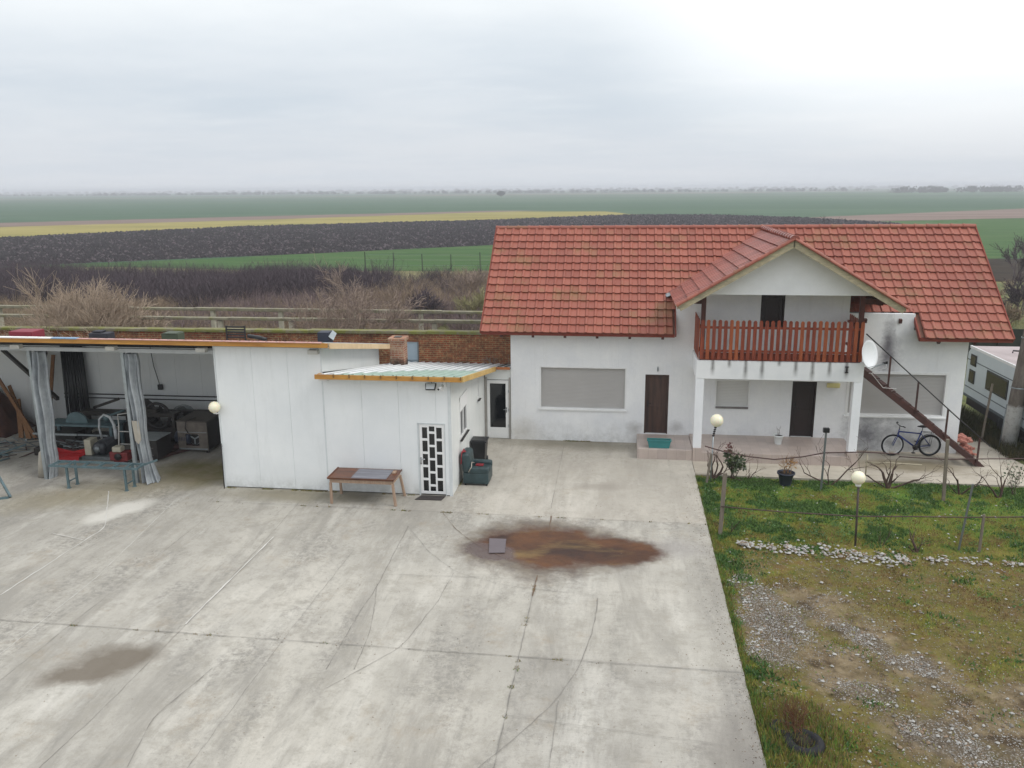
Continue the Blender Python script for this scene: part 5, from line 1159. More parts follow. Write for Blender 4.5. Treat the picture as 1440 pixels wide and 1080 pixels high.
vine('short cut vine stump with twigs in the lawn right of the globe lamp',(7.55,20.7,0),[(0,0,1,.35,.045),(-.8,0,.6,.25,.03),(.4,0,1,.3,.02)],.3,2,2)
vine('thin sapling in the lawn just right of the globe lamp pole',(6.75,20.95,0),[(.3,0,1,.55,.012),(-.2,0,1,.4,.01)],.3,2,2)
vine('thin dry stem by the thick corner post of the lawn',(3.0,21.4,0),[(.3,0,1,.5,.012),(.7,0,1,.3,.012)],.3,2,1)
# bicycle
def bkscale():
    bk.scale=(1.1,1.1,1.1)
bk=thing('bicycle','dark blue bicycle leaning under the brown stair','bicycle',(9.85,28.62,0),None,R(4))
NAVY=M('navy_paint','#24387a',.3,.1,3); TYRE=M('tyre_rubber','#15151a',.8,.2,8)
def wheel(cx,name,rimmat):
    wmb=MB(); wmb.torus((cx,0,.345),.315,.03,'y',40,8); o=wmb.build('wheel',TYRE,bk,local=True)
    m=MB(); m.torus((cx,0,.345),.280,.019 if cx<0 else .012,'y',40,6); m.build('rim',rimmat,o,local=True)
    m=MB()
    for k in range(18): a=2*PI*k/18; m.tube([(cx,.02*(-1)**k,.345),(cx+.28*math.cos(a),0,.345+.28*math.sin(a))],.0018,4)
    m.lathe((cx,0,.345),[(.02,-.045),(.025,0),(.02,.045)],10,axis='y'); m.build('spokes',GALV,o,local=True)
wheel(-.56,'f',M('bright_rim','#c9cacc',.3,.05)); wheel(.56,'r',GREYM)
m=MB(); bb_=(.12,0,.29); hd=(-.40,0,.78); sdl=(.28,0,.80)
for a,b,r in ((hd,(-.43,0,.70),.026),((-.43,0,.68),bb_,.026),(hd,(.25,0,.72),.022),(sdl,bb_,.022),((.56,.04,.345),(.26,.02,.72),.009),((.56,-.04,.345),(.26,-.02,.72),.009),((.56,.04,.345),bb_,.01),((.56,-.04,.345),bb_,.01),((-.43,0,.68),(-.40,0,.86),.017)): m.tube([a,b],r,8)
m.build('frame',NAVY,bk,local=True)
m=MB(); m.tube([(-.44,.045,.66),(-.56,.045,.345)],.013,8); m.tube([(-.44,-.045,.66),(-.56,-.045,.345)],.013,8); m.tube([(-.44,-.05,.66),(-.44,.05,.66)],.018,8); m.build('fork',NAVY,bk,local=True)
m=MB(); m.tube([(-.40,0,.86),(-.39,0,.97),(-.44,0,1.0)],.013,8); m.tube([(-.36,-.3,1.0),(-.43,-.2,1.0),(-.45,0,1.0),(-.43,.2,1.0),(-.36,.3,1.0)],.012,8); m.tube([(-.36,-.31,1.0),(-.38,-.2,1.0)],.018,8); m.tube([(-.36,.31,1.0),(-.38,.2,1.0)],.018,8); m.build('handlebar',BLACKP,bk,local=True)
m=MB(); m.tube([(.28,0,.80),(.30,0,.92)],.012,8); m.sphere((.32,0,.95),.1,16,10,0,(1.4,.8,.4)); m.sphere((.22,0,.95),.06,12,8,0,(1.6,.6,.45)); m.build('saddle',BLACKP,bk,local=True)
m=MB(); m.lathe((.12,-.04,.29),[(0,-.005),(.09,-.005),(.09,.005),(0,.005)],24,axis='y'); m.tube([(.12,-.06,.29),(.05,-.06,.14)],.01,6); m.tube([(.12,.06,.29),(.19,.06,.44)],.01,6); m.box(0,.1,-.14,-.06,.12,.14); m.box(.14,.24,.06,.14,.43,.45); m.tube([(.12,-.04,.37),(.56,-.04,.38)],.006,4); m.tube([(.12,-.04,.2),(.56,-.04,.31)],.006,4); m.build('crankset',BLACKM,bk,local=True)
m=MB()
for a0 in range(10):
    a=R(20+a0*16);b=R(36+a0*16); c0,s0,c1_,s1=math.cos(a),math.sin(a),math.cos(b),math.sin(b); rr=.37
    m.add([(.56+rr*c0,-.03,.345+rr*s0),(.56+rr*c0,.03,.345+rr*s0),(.56+rr*c1_,.03,.345+rr*s1),(.56+rr*c1_,-.03,.345+rr*s1)],[(0,1,2,3),(3,2,1,0)])
m.build('mudguard',BLACKP,bk,local=True,fixn=False)
m=MB(); m.tube([(.3,-.05,.78),(.62,-.06,.76),(.62,.06,.76),(.3,.05,.78)],.007,6); m.tube([(.56,-.06,.36),(.6,-.06,.76)],.006,6); m.tube([(.56,.06,.36),(.6,.06,.76)],.006,6); m.build('rack',BLACKM,bk,local=True); bkscale()
# bricks heap near house corner
tb=thing('brick_pile','small heap of broken pink bricks at the right house corner','brick pile',(11.8,29.3,0))
m=MB()
for k in range(44):
    c_=Vector((11.85+rng.gauss(0,.12),29.3+rng.gauss(0,.22),rng.uniform(.02,.5))); a=rng.uniform(0,PI); d_=Vector((math.cos(a),math.sin(a),rng.uniform(-.3,.3)))*.11; m.bar(c_-d_,c_+d_,.11,.065)
m.build('bricks',M('pink_brick','#b5796a',.9,.25,6),tb,bevel=.005)
# caravan
cv=thing('caravan','white caravan with dark windows parked to the right behind the house','caravan',(14.9,31.5,0))
CW=M('caravan_white','#c3ccd1',.35,.06,1.2,bump=.05); CROOF=M('caravan_roof','#a89a99',.6,.12,1.5,c2='#b9abab')
XV=13.95
m=MB(); m.prism([(28.2,.62),(28.0,.95),(28.1,1.7),(28.5,2.55),(29.0,2.66),(35.0,2.66),(35.25,2.4),(35.3,.62)],'x',XV,XV+2.25); m.build('body',CW,cv,bevel=.03)
m=MB(); m.box(XV+.06,XV+2.19,28.9,35.0,2.665,2.69); rfo=m.build('roof',CROOF,cv)
m=MB(); m.box(XV-.01,XV+.05,28.6,35.1,2.6,2.7); m.build('roof_rail',WPAINT,cv)
m=MB(); m.tube([(14.9,33.6,2.69),(14.9,33.6,2.78),(15.6,33.4,2.78),(15.8,33.2,2.7)],.03,8); m.build('roof_bar',BLACKM,cv)
TR=M('caravan_trim','#5a6268',.5)
m=MB()
for z in (1.02,2.12): m.box(XV-.012,XV,28.3,35.2,z,z+.035)
m.box(XV-.012,XV,28.2,35.28,.62,.72); m.build('trim',TR,cv)
for (ya,yb,za,zb) in ((31.45,33.3,1.33,2.08),(34.35,34.9,1.25,1.78),(34.35,34.9,1.95,2.4),(28.9,30.2,1.33,2.05)):
    m=MB(); m.box(XV-.03,XV-.002,ya,yb,za,zb); wo=m.build('window',BLACKP,cv,bevel=.015); m=MB(); m.box(XV-.036,XV-.031,ya+.07,yb-.07,za+.07,zb-.07); m.build('pane',GLASS,wo)
m=MB(); m.prism([(XV+.04,.3),(XV+2.1,.3),(XV+2.1,.615),(XV+.04,.615)],'y',28.4,35.0); m.build('chassis',BLACKM,cv)
for yy in (31.0,31.75): 
    for xx in (XV+.12,XV+1.95): m=MB(); m.lathe((xx,yy,.33),[(.12,-.09),(.32,-.09),(.34,0),(.32,.09),(.12,.09)],28,axis='x'); m.build('wheel',TYRE,cv)
# utility pole
up_=thing('utility_pole','thick concrete utility pole with whitewashed foot at the right edge','pole',(13.55,30.07,0))
def pole_mat():
    t=NT('pole_concrete',True); x,y_,z=t.sep(); e=t.math('ADD',z,t.math('MULTIPLY',t.math('SUBTRACT',t.noise(6,5,.8),.5),.5)); c=t.mix(t.ramp(t.noise(2.5,6,.7,t.mapping((2,2,.6))),.35,.7),lin('#5f5650'),lin('#8b837b')); wv=t.mix(t.ramp(t.noise(5,6,.8),.5,.72),lin('#cfcfcd'),lin('#8f8b86')); c=t.mix(t.ramp(e,1.55,1.45),c,wv); t.bump(t.noise(20,4,.7),.4,.01); return t.fin(c,.9)
m=MB(); m.tube([(13.55,30.07,-.3),(13.86,30.05,4.7),(14.2,30.03,10.2)],[.27,.225,.16],20); m.build('shaft',pole_mat(),up_)
for z in (2.15,3.9): m=MB(); r_=.275-.0117*z-.003; m.lathe((13.55+.062*z,30.06,z),[(r_,-.02),(r_+.015,-.02),(r_+.015,.02),(r_,.02)],20,cap=False); m.build('band',GALV,up_)
# insulator arm near the top
m=MB(); m.bar((13.62,29.9,8.62),(15.3,29.95,8.75),.07,.07); m.build('crossarm',BLACKM,up_)
for xx in (13.72,14.9,15.2): m=MB(); m.lathe((xx,29.92,8.66),[(.03,0),(.05,.03),(.03,.06),(.06,.09),(.03,.13),(.05,.16),(.0,.2)],14); m.build('insulator',WPAINT,up_)
t=thing('metal_stake','thin green rod leaning beside the whitewashed pole foot','stake',(13.2,29.8,0)); m=MB(); m.tube([(13.15,29.75,-.1),(13.25,29.8,1.6)],.018,6); m.build('rod',GREYM,t)
t=thing('wooden_stake','dark slanted fence stake between the house and the caravan','stake',(13.0,31.3,0)); m=MB(); m.bar((12.9,30.6,-.1),(13.1,30.75,2.1),.06,.05); m.build('shaft',GREYWOOD,t)
# weeds by the caravan
m=MB()
for k in range(9000):
    x=rng.uniform(11.7,13.9); y_=rng.uniform(28.6,36)
    if x<13.0 and y_<30.6 and x<13.3: continue
    h=rng.uniform(.1,.5); a=rng.uniform(0,PI); s_=Vector((math.cos(a),math.sin(a),0))*.02; b_=Vector((x,y_,-.08)); m.add([b_-s_,b_+s_,b_+Vector((rng.uniform(-.2,.2),rng.uniform(-.2,.2),h))],[(0,1,2)])
o=m.build('weeds',M('dark_weeds','#35401f',.95,.4,2,c2='#564c30'),fixn=False); tag(o,'dark rank weeds between the house and the caravan','weeds',None,'stuff')
# tyre planter
tp=thing('tyre_planter','old black tyre halves used as a planter at the lower edge of the lawn','tyre',(3.1,12.7,0))
m=MB(); m.torus((3.16,12.62,-.03),.25,.09,'z',36,10); m.build('tyre',TYRE,tp)
m=MB(); 
vs=[];
m.torus((2.88,12.98,-.03),.15,.07,'z',28,8); m.build('tyre_piece',TYRE,tp)
m=MB(); m.lathe((3.1,12.7,.0),[(.24,.0),(.0,.05)],20); m.build('soil',SOIL,tp)
t=thing('dry_bush','dry brown tangle of stems growing out of the old tyre','bush',(3.05,12.85,.1))
m=MB()
for k in range(26): grow(m,(3.05+rng.uniform(-.15,.15),12.85+rng.uniform(-.15,.15),.05),(rng.uniform(-.6,.6),rng.uniform(-.5,.5),1),.28,.008,2,.6,3,.02,4,0,.003)
m.build('stems',M('reddish_stem','#6b4a30',.9,.3),t,fixn=False)

# ------------------------------------------------------------------ lawn cover: grass, stones
def inblob(L,x,y_):
    b=-9
    for cx,cy,rx,ry,ro in L:
        a=R(ro); dx,dy=x-cx,y_-cy; u=(dx*math.cos(a)+dy*math.sin(a))/rx; v_=(-dx*math.sin(a)+dy*math.cos(a))/ry; b=max(b,1-math.hypot(u,v_))
    return b
def nz(x,y_,s,o=0): return noise.noise(Vector((x*s,y_*s,o)))
G=[M('grass_green','#67852f',.8,.3,3),M('grass_dark','#4c6a2c',.8,.3,3),M('grass_olive','#8c863a',.85,.3,3),M('grass_dry','#806842',.9,.3,3),M('clover_green','#41632b',.6,.3,3)]
gm=MB(); r2=random.Random(11)
cnt=0
while cnt<130000:
    x=XE+.05+r2.random()**1.25*13.5; y_=r2.uniform(9.8,25.85); 
    D=inblob(DIRT,x,y_)+nz(x,y_,1.1,4)*.9+.15
    if y_<20.3 and nz(x,y_,1.3,12)>-.05 and r2.random()<.6: continue
    if D>.12 and r2.random()<.86: continue
    dens=.5+nz(x,y_,.9,9)+(.35 if x<3.1 else 0)+(.3 if y_>21 else 0)
    if r2.random()>dens: continue
    cnt+=1
    k=nz(x,y_,.8,2)+nz(x,y_,2.7,6)*.6+(.18 if y_>23 else 0)-(.3 if y_<20.3 and x>3.2 else 0)+(.25 if y_<13.3 and x<4.2 else 0)+r2.uniform(-.2,.2)
    mi=1 if k>.42 else (4 if k>.28 else (0 if k>.05 else (2 if k>-.3 else 3)))
    h=r2.uniform(.025,.06)*(1.6 if mi in(1,4) else 1)*(1.5 if x<2.7 else 1)
    a=r2.uniform(0,2*PI); w_=r2.uniform(.008,.016)*(1.7 if mi in (1,4) else 1); z=-.055+hgt(x,y_)
    sx_,sy_=math.cos(a)*w_,math.sin(a)*w_; lx,ly=r2.uniform(-.7,.7)*h,r2.uniform(-.7,.7)*h
    b=len(gm.v); gm.v+= [(x-sx_,y_-sy_,z),(x+sx_,y_+sy_,z),(x+lx,y_+ly,z+h)]; gm.f.append((b,b+1,b+2)); gm.m.append(mi); gm.sm.append(False)
# bigger weed clumps
for k in range(170):
    x=XE+.1+r2.random()*9; y_=r2.uniform(20.8,25.8) if k%3 else r2.uniform(11,25.8)
    if inblob(DIRT,x,y_)>0: continue
    rad=r2.uniform(.1,.35); z=-.05+hgt(x,y_)
    for q in range(int(150*rad)):
        a=r2.uniform(0,2*PI); rr=rad*math.sqrt(r2.random()); px_,py_=x+rr*math.cos(a),y_+rr*math.sin(a); h=r2.uniform(.04,.11); a=r2.uniform(0,2*PI); w_=.022
        b=len(gm.v); gm.v+= [(px_-math.cos(a)*w_,py_-math.sin(a)*w_,z+h*.5),(px_+math.cos(a)*w_,py_+math.sin(a)*w_,z+h*.5),(px_+r2.uniform(-.05,.05),py_+r2.uniform(-.05,.05),z+h)]; gm.f.append((b,b+1,b+2)); gm.m.append(1 if k%4 else 4); gm.sm.append(False)
# fringe along the slab edge
for k in range(9000):
    x=XE+abs(r2.gauss(0,.10))-.01; y_=r2.uniform(9.8,25.8); h=r2.uniform(.04,.12); a=r2.uniform(0,2*PI); w_=.01
    b=len(gm.v); gm.v+= [(x+.02-math.cos(a)*w_,y_-math.sin(a)*w_,-.08),(x+.02+math.cos(a)*w_,y_+math.sin(a)*w_,-.08),(x+r2.uniform(-.05,.05),y_+r2.uniform(-.05,.05),-.06+h)]; gm.f.append((b,b+1,b+2)); gm.m.append(r2.choice((0,0,2,1,3))); gm.sm.append(False)
for k in range(5000):
    a=r2.uniform(0,2*PI); rr=.95*r2.random(); x=3.0+rr*math.cos(a); y_=12.8+rr*1.3*math.sin(a); 
    if x<XE+.03: continue
    if math.hypot(x-3.16,y_-12.62)<.33 and r2.random()<.6: continue
    h=r2.uniform(.05,.20); a=r2.uniform(0,2*PI); w_=.009; b=len(gm.v); gm.v+= [(x-math.cos(a)*w_,y_-math.sin(a)*w_,-.06),(x+math.cos(a)*w_,y_+math.sin(a)*w_,-.06),(x+r2.uniform(-.5,.5)*h,y_+r2.uniform(-.5,.5)*h,-.05+h)]; gm.f.append((b,b+1,b+2)); gm.m.append(r2.choice((0,0,2,3,3,2,4))); gm.sm.append(False)
def blade(x,y_,h,mi,w_=.008):
    a=r2.uniform(0,2*PI); b=len(gm.v); gm.v+= [(x-math.cos(a)*w_,y_-math.sin(a)*w_,0),(x+math.cos(a)*w_,y_+math.sin(a)*w_,0),(x+r2.uniform(-.6,.6)*h,y_+r2.uniform(-.6,.6)*h,h)]; gm.f.append((b,b+1,b+2)); gm.m.append(mi); gm.sm.append(False)
def tuft_line(x0,x1,y0,y1,n):
    for k in range(n):
        f=r2.random(); x=x0+(x1-x0)*f; y_=y0+(y1-y0)*f
        if nz(x,y_,1.7,20)<.05: continue
        for q in range(12): blade(x+r2.gauss(0,.03),y_+r2.gauss(0,.02),r2.uniform(.015,.05),r2.choice((1,2,3,3)))
tuft_line(-3.9,.6,29.05,29.05,170); tuft_line(-12,-6,23.04,23.04,120); tuft_line(-12,2.4,21.85,21.76,60); tuft_line(-1.86,-1.86,12,18,25); tuft_line(-16,2.4,14.72,14.56,50); tuft_line(-4.9,-4.9,23.3,28.9,60)
go=gm.build('grass',G,fixn=False); tag(go,'short patchy green and olive grass on the lawn','grass',None,'stuff')
# stones
def stone(mb,x,y_,z,s,mi,rr):
    vs=[]; q=[(1,0,0),(-1,0,0),(0,1,0),(0,-1,0),(0,0,1),(0,0,-1)]
    a=rr.uniform(0,PI); ca,sa=math.cos(a),math.sin(a); sx_,sy_,sz_=s*rr.uniform(.7,1.3),s*rr.uniform(.5,1.),s*rr.uniform(.35,.7)
    for p in [(1,.1,-.2),(.3,.9,.1),(-.8,.6,-.1),(-.9,-.5,.1),(.1,-1,-.1),(.7,-.6,.2),(.3,.2,.9),(-.4,.1,.8),(-.1,-.4,.85)]:
        px_,py_=p[0]*sx_*rr.uniform(.8,1.2),p[1]*sy_*rr.uniform(.8,1.2); vs.append((x+px_*ca-py_*sa,y_+px_*sa+py_*ca,z+p[2]*sz_*rr.uniform(.8,1.2)))
    mb.add(vs,[(0,1,6),(1,2,7,6),(2,3,7),(3,4,8,7),(4,5,8),(5,0,6,8),(6,7,8)],mi)
SM=[M('white_stone','#a7a5a0',.8,.15,5),M('grey_stone','#827c74',.85,.2,5),M('brown_stone','#83705c',.9,.2,5)]
rb=MB(); r3=random.Random(5)
row=[(3.1,20.7),(3.76,20.51),(5.05,20.35),(6.69,20.1),(7.94,20.25),(9.3,20.2),(10.5,20.2)]
for k in range(1250):
    f=r3.random()**1.1*(len(row)-1); i=int(min(f,len(row)-2)); a=f-i; x=row[i][0]*(1-a)+row[i+1][0]*a; y_=row[i][1]*(1-a)+row[i+1][1]*a+r3.gauss(0,.09+.17*max(0,1-abs(x-5.6)/2.4))+nz(x,0,1.2,3)*.10
    if (nz(x,0,2.1,7)<-.12 and r3.random()<.7) or (x>7.2 and r3.random()<.65) or (x<3.9 and r3.random()<.4): continue
    stone(rb,x,y_,-.03+r3.uniform(0,.05),r3.uniform(.02,.062),0 if r3.random()<.6 else (1 if r3.random()<.6 else 2),r3)
o=rb.build('stone_row',SM,fixn=False); tag(o,'band of white rubble stones across the lawn','stones',None,'stuff')
gb=MB(); c_=0
while c_<30000:
    x=XE+.1+r3.random()*11; y_=r3.uniform(10,20.6); gv=inblob(GRAV,x,y_)+nz(x,y_,1.6,1)*.6; dv_=inblob(DIRT,x,y_)+nz(x,y_,1.2,2)*.5
    p=.7*max(.15,.5+nz(x,y_,2.3,8)) if gv>.25 else (.2*max(.1,.5+nz(x,y_,1.7,8)*1.4) if dv_>.1 else (.05 if y_<20.3 else .02))
    if r3.random()>p: continue
    c_+=1; big=r3.random()<.035; s_=r3.uniform(.025,.045) if big else r3.uniform(.006,.016)
    stone(gb,x,y_,-.045+hgt(x,y_)+s_*.3,s_,0 if r3.random()<(.45 if gv>.2 else .3) else (1 if r3.random()<.6 else 2),r3)
for k in range(160):
    x=XE+.3+r3.random()*9; y_=r3.uniform(20.7,25.7); stone(gb,x,y_,-.03+hgt(x,y_),r3.uniform(.015,.035),0,r3)
o=gb.build('gravel',SM,fixn=False); tag(o,'scattered white and grey gravel on the worn track','gravel',None,'stuff')

db_=MB(); r4=random.Random(21)
for k in range(2600):
    if k%3==0: x,y_=XE-abs(r4.gauss(0,.25)),r4.uniform(10,25.8)
    elif k%3==1: x,y_=r4.uniform(-16,2.4),r4.uniform(10,29)
    else: x,y_=r4.uniform(-18,2.4),r4.choice((23.0-abs(r4.gauss(0,.4)),28.9-abs(r4.gauss(0,.5)),21.8+r4.gauss(0,.2),14.65+r4.gauss(0,.15)))
    if x<-4.9 and y_>23.05: continue
    stone(db_,x,y_,.004,r4.uniform(.004,.014),r4.choice((0,1,1,2,2)),r4)
o=db_.build('grit',[SM[1],SM[2],M('dead_leaf','#4d3a28',.9,.3,9)],fixn=False); tag(o,'scattered grit and dead leaves on the concrete yard','grit',None,'stuff')
# ------------------------------------------------------------------ contents of the bays
DW=M('dark_old_board','#2d1d18',.8,.3,3,stretch=(6,6,.6)); OW=wood('orange_brown_board','#5c3a20','#8d6238',.75)
gp_='black pipes leaning on the back wall'
for k in range(9):
    f=k/8; m=MB(); x0=-21.35+f*.95; m.tube([(x0-.02+rng.uniform(-.05,.05)+.2,28.55,0),(x0-.05+f*-.15+.1,28.85,3.38)],.055,10); o=m.build('pipe',BLACKP); 
    tag(o,'black pipe leaning upright in a bundle against the back wall','pipe',gp_)
for k,(x0,w_,h,mt) in enumerate(((-22.0,.32,3.1,DW),(-21.62,.14,2.9,OW))):
    m=MB(); m.bar((x0,27.9,0),(x0+.05,28.7,h),w_,.05,up=(0,1,0)) ; o=m.build('board',mt); tag(o,('wide dark board standing upright behind the left curtain','narrow brown board standing next to the wide dark one behind the left curtain')[k],'board','timber in the left bay')
for k,(a,b,w_,lab) in enumerate((((-21.5,27.1,0),(-23.2,27.6,2.35),.14,'longest slanting brown plank in the left bay'),((-21.75,27.1,0),(-22.8,27.7,1.9),.14,'second slanting brown plank, under the longest one'),((-22.2,27.2,0),(-22.6,27.8,1.35),.2,'short broad orange plank in the left bay'),((-21.95,27.2,0),(-22.6,27.8,1.3),.1,'narrow orange plank between the short broad one and the slanting ones'))):
    m=MB(); m.bar(a,b,w_,.05,up=(0,1,0)); o=m.build('plank',OW,bevel=.004); tag(o,lab,'plank','timber in the left bay')
# brown heap behind
hp=MB(); N=22
for j in range(N+1):
    for i in range(N+1):
        u,v_=i/N*2-1,j/N*2-1; h=1.75*max(0,1-abs(u)**3)*max(0,1-abs(v_)**3)**.6+noise.noise(Vector((u*3,v_*3,1)))*.18; hp.v.append((-24.9+u*2.1,28.0+v_*.85,max(0,h)))
for j in range(N):
    for i in range(N): a=j*(N+1)+i; hp.f.append((a,a+1,a+N+2,a+N+1)); hp.m.append(0); hp.sm.append(True)
o=hp.build('covered_heap',M('rust_brown_cover','#3a211a',.85,.35,1.5,c2='#5b3526'),fixn=False); tag(o,'rust brown covered heap at the back of the left bay','heap')
# tangle of steel rods bottom-left
t=thing('scrap_pile','tangle of steel rods and offcuts on the floor of the left bay','scrap',(-21.6,25.2,0)); m=MB()
for k in range(34): c_=Vector((rng.uniform(-22.8,-20.4),rng.uniform(24.3,26.2),rng.uniform(.03,.5))); a=rng.uniform(0,PI); d_=Vector((math.cos(a),math.sin(a),rng.uniform(-.25,.25)))*rng.uniform(.25,.8); m.bar(c_-d_,c_+d_,rng.uniform(.02,.05),rng.uniform(.02,.05),rng.randrange(3))
m.build('rods',[BLUES,RUSTW,GREYM],t)
# saw bench
t=thing('saw_bench','blue grey circular saw bench with a round blade guard','saw bench',(-19.2,26.4,0))
m=MB(); m.box(-20.4,-17.7,26.1,26.9,.86,.93); m.build('table_top',BLUES,t,bevel=.006)
for xx,yy in ((-20.3,26.2),(-17.85,26.2),(-20.3,26.8),(-17.85,26.8)): m=MB(); m.box(xx-.05,xx+.05,yy-.05,yy+.05,0,.86); m.build('leg',BLUES,t)
m=MB(); pts=[(-19.25+.42*math.cos(PI*k/16),.93+.40*math.sin(PI*k/16)) for k in range(17)]; m.prism(pts,'y',26.35,26.42); m.build('blade_guard',BLUES,t)
m=MB(); m.sphere((-18.2,26.6,1.08),.15); m.tube([(-18.6,26.6,1.0),(-17.6,26.7,1.35)],.04,8); m.build('motor',BLUES,t)
m=MB(); m.box(-20.2,-18,26.2,26.25,.5,.56); m.box(-20.6,-18.9,25.8,25.86,.62,.68); m.build('stretcher',GALV,t)
m=MB(); m.tube([(-20.3,25.9,.5),(-19.9,25.95,.3),(-19.4,25.95,.26),(-18.9,25.9,.5)],.015,6); m.build('cable',BLACKP,t)
for k in range(5): pass
# red tray
t=thing('red_tray','bright red steel tray on the floor behind the blue frame','tray',(-18.75,25.0,0)); RED=M('red_paint','#a3181c',.5,.15,4)
m=MB(); m.add([(-19.35,24.75,.12),(-18.25,24.85,.12),(-18.2,25.35,.18),(-19.35,25.3,.18),(-19.0,24.78,.28-.12),(-18.5,24.85,.02)],[(0,5,2,3)]); m.add([(-19.35,24.75,.05),(-18.25,24.85,.05),(-18.25,24.85,.22),(-18.8,24.8,.14),(-19.35,24.75,.24)],[(0,1,2,3,4)]); m.add([(-19.35,25.3,.10),(-18.2,25.35,.10),(-18.2,25.35,.36),(-18.75,25.3,.22),(-19.35,25.3,.34)],[(0,1,2,3,4)]); m.add([(-19.35,24.75,.05),(-19.35,25.3,.05),(-19.35,25.3,.34),(-19.35,24.75,.24)],[(0,1,2,3)])
m.build('sheet',RED,t,fixn=False)
m=MB(); m.box(-19.2,-18.3,25.4,25.55,.04,.22); o=m.build('steel_crate',M('rusty_crate','#5a2a26',.8,.3,5),bevel=.01); tag(o,'low rusty crate behind the bright red tray','crate')
# pump
t=thing('vacuum_pump','cream and black electric pump with an arched white hose on a pallet','pump',(-17.7,25.4,0))
CREAM=M('cream_enamel','#b3ad9b',.5,.1,4)
m=MB(); m.box(-18.3,-17.0,25.1,26.1,.02,.10); m.box(-18.3,-17.0,25.08,25.12,.02,.13); m.build('tray',GREYM,t)
m=MB(); m.box(-18.25,-18.0,25.2,25.6,.12,.68); m.box(-18.02,-17.7,25.5,25.9,.12,.55); m.build('housing',CREAM,t,bevel=.02)
m=MB(); m.lathe((-17.75,25.25,.36),[(.0,-.08),(.10,-.08),(.22,-.02),(.24,.05),(.24,.35),(.2,.8),(0,.8)],24,axis='y'); 
for k in range(8): m.lathe((-17.75,25.4+.07*k,.36),[(.24,0),(.262,0),(.262,.02),(.24,.02)],24,axis='y',cap=False)
m.build('motor',M('dark_motor','#33363b',.4,.2,5),t)
m=MB(); m.lathe((-17.75,25.15,.36),[(.0,-.02),(.11,-.02),(.11,.02)],20,axis='y'); m.build('fan_cap',GREYM,t)
m=MB(); m.tube([(-17.9,25.7,.6),(-17.95,25.7,1.0),(-17.9,25.7,1.3),(-17.72,25.7,1.46),(-17.5,25.7,1.38),(-17.38,25.7,1.1),(-17.36,25.7,.75)],[.035]*4+[.05]*3,12); m.tube([(-17.36,25.7,.95),(-17.35,25.7,.6)],.06,12); m.build('hose',M('white_hose','#b8bbbd',.45,.1),t)
# hand truck
t=thing('hand_truck','white two wheeled hand truck beside the pump','hand truck',(-16.85,25.4,0))
m=MB(); HT=M('hand_truck_white','#c5c3bd',.5,.1)
m.tube([(-17.0,25.2,.12),(-17.2,25.7,1.1),(-17.33,25.9,1.42),(-16.85,25.9,1.5),(-16.75,25.7,1.1),(-16.55,25.2,.12)],.022,8)
for z in (.5,.9): m.tube([(-17.08-.1*z,25.25+.4*z,z),(-16.62-.1*z,25.25+.4*z,z)],.018,8)
m.box(-17.05,-16.5,24.95,25.2,.06,.085); m.build('frame',HT,t)
for xx in (-17.1,-16.48): m=MB(); m.torus((xx,25.35,.14),.10,.04,'x',24,8); m.build('wheel',TYRE,t)
t=thing('small_engine','small red engine with a pale tank behind the right curtain','engine',(-16.7,24.95,0)); m=MB(); m.box(-17.05,-16.4,24.75,25.15,.12,.42); m.box(-16.95,-16.55,24.8,25.1,.0,.12); m.build('block',M('engine_red','#7a2a2a',.6,.3,6),t,bevel=.03)
m=MB(); m.box(-16.92,-16.6,24.72,25.0,.43,.62); m.build('tank',CREAM,t,bevel=.04); m=MB(); m.lathe((-16.72,24.73,.28),[(0,-.03),(.12,-.03),(.12,.02),(0,.02)],20,axis='y'); m.build('flywheel',BLACKM,t)
DK=M('greasy_steel','#26231f',.55,.35,6,c2='#3b342e')
t=thing('gearbox','dark greasy gearbox on the floor between the saw bench and the pump','gearbox',(-17.9,26.9,0)); m=MB(); m.box(-18.2,-17.3,27.0,27.45,.0,.5); m.lathe((-17.7,26.9,.62),[(.0,0),(.2,0),(.24,.1),(.24,.5),(.1,.55)],16,axis='y'); m.build('housing',DK,t,bevel=.02); m=MB(); m.tube([(-17.2,27.1,.4),(-16.6,26.9,.42)],.04,8); m.build('shaft',GALV,t)
t=thing('machine_bed','long dark machine bed on beams across the middle bay','machine',(-17.5,27.0,0)); m=MB(); m.box(-19.6,-15.9,27.05,27.5,1.02,1.16); m.bar((-19.4,27.6,1.16),(-18.4,27.7,1.5),.08,.1); m.box(-17.2,-16.6,27.1,27.5,1.16,1.3); m.build('bed',DK,t,bevel=.01)
for xx in (-19.5,-16.0): m=MB(); m.box(xx-.05,xx+.05,27.1,27.4,0,1.02); m.build('leg',DK,t)
for k,(x,y_,sx_,sy_,sz_,lab) in enumerate(((-19.9,25.6,.35,.3,.28,'dark metal box on the floor left of the red tray'),(-16.0,26.6,.3,.3,.35,'dark metal box behind the white topped cabinet'),(-20.0,26.9,.5,.4,.5,'dark metal box under the left end of the saw bench'),(-18.6,26.6,.4,.4,.45,'dark metal box under the saw bench, nearer its right leg'))):
    m=MB(); m.box(x-sx_,x+sx_,y_-sy_,y_+sy_,.03,sz_); m.box(x-sx_*.9,x+sx_*.9,y_-sy_-.01,y_-sy_,sz_*.3,sz_*.4); o=m.build('metal_box',DK,bevel=.012); tag(o,lab,'box','dark boxes among the machines')
t=thing('offcut_pile','pile of rusty pipes and offcuts on the floor behind the red tray','scrap',(-19.0,25.9,0)); m=MB()
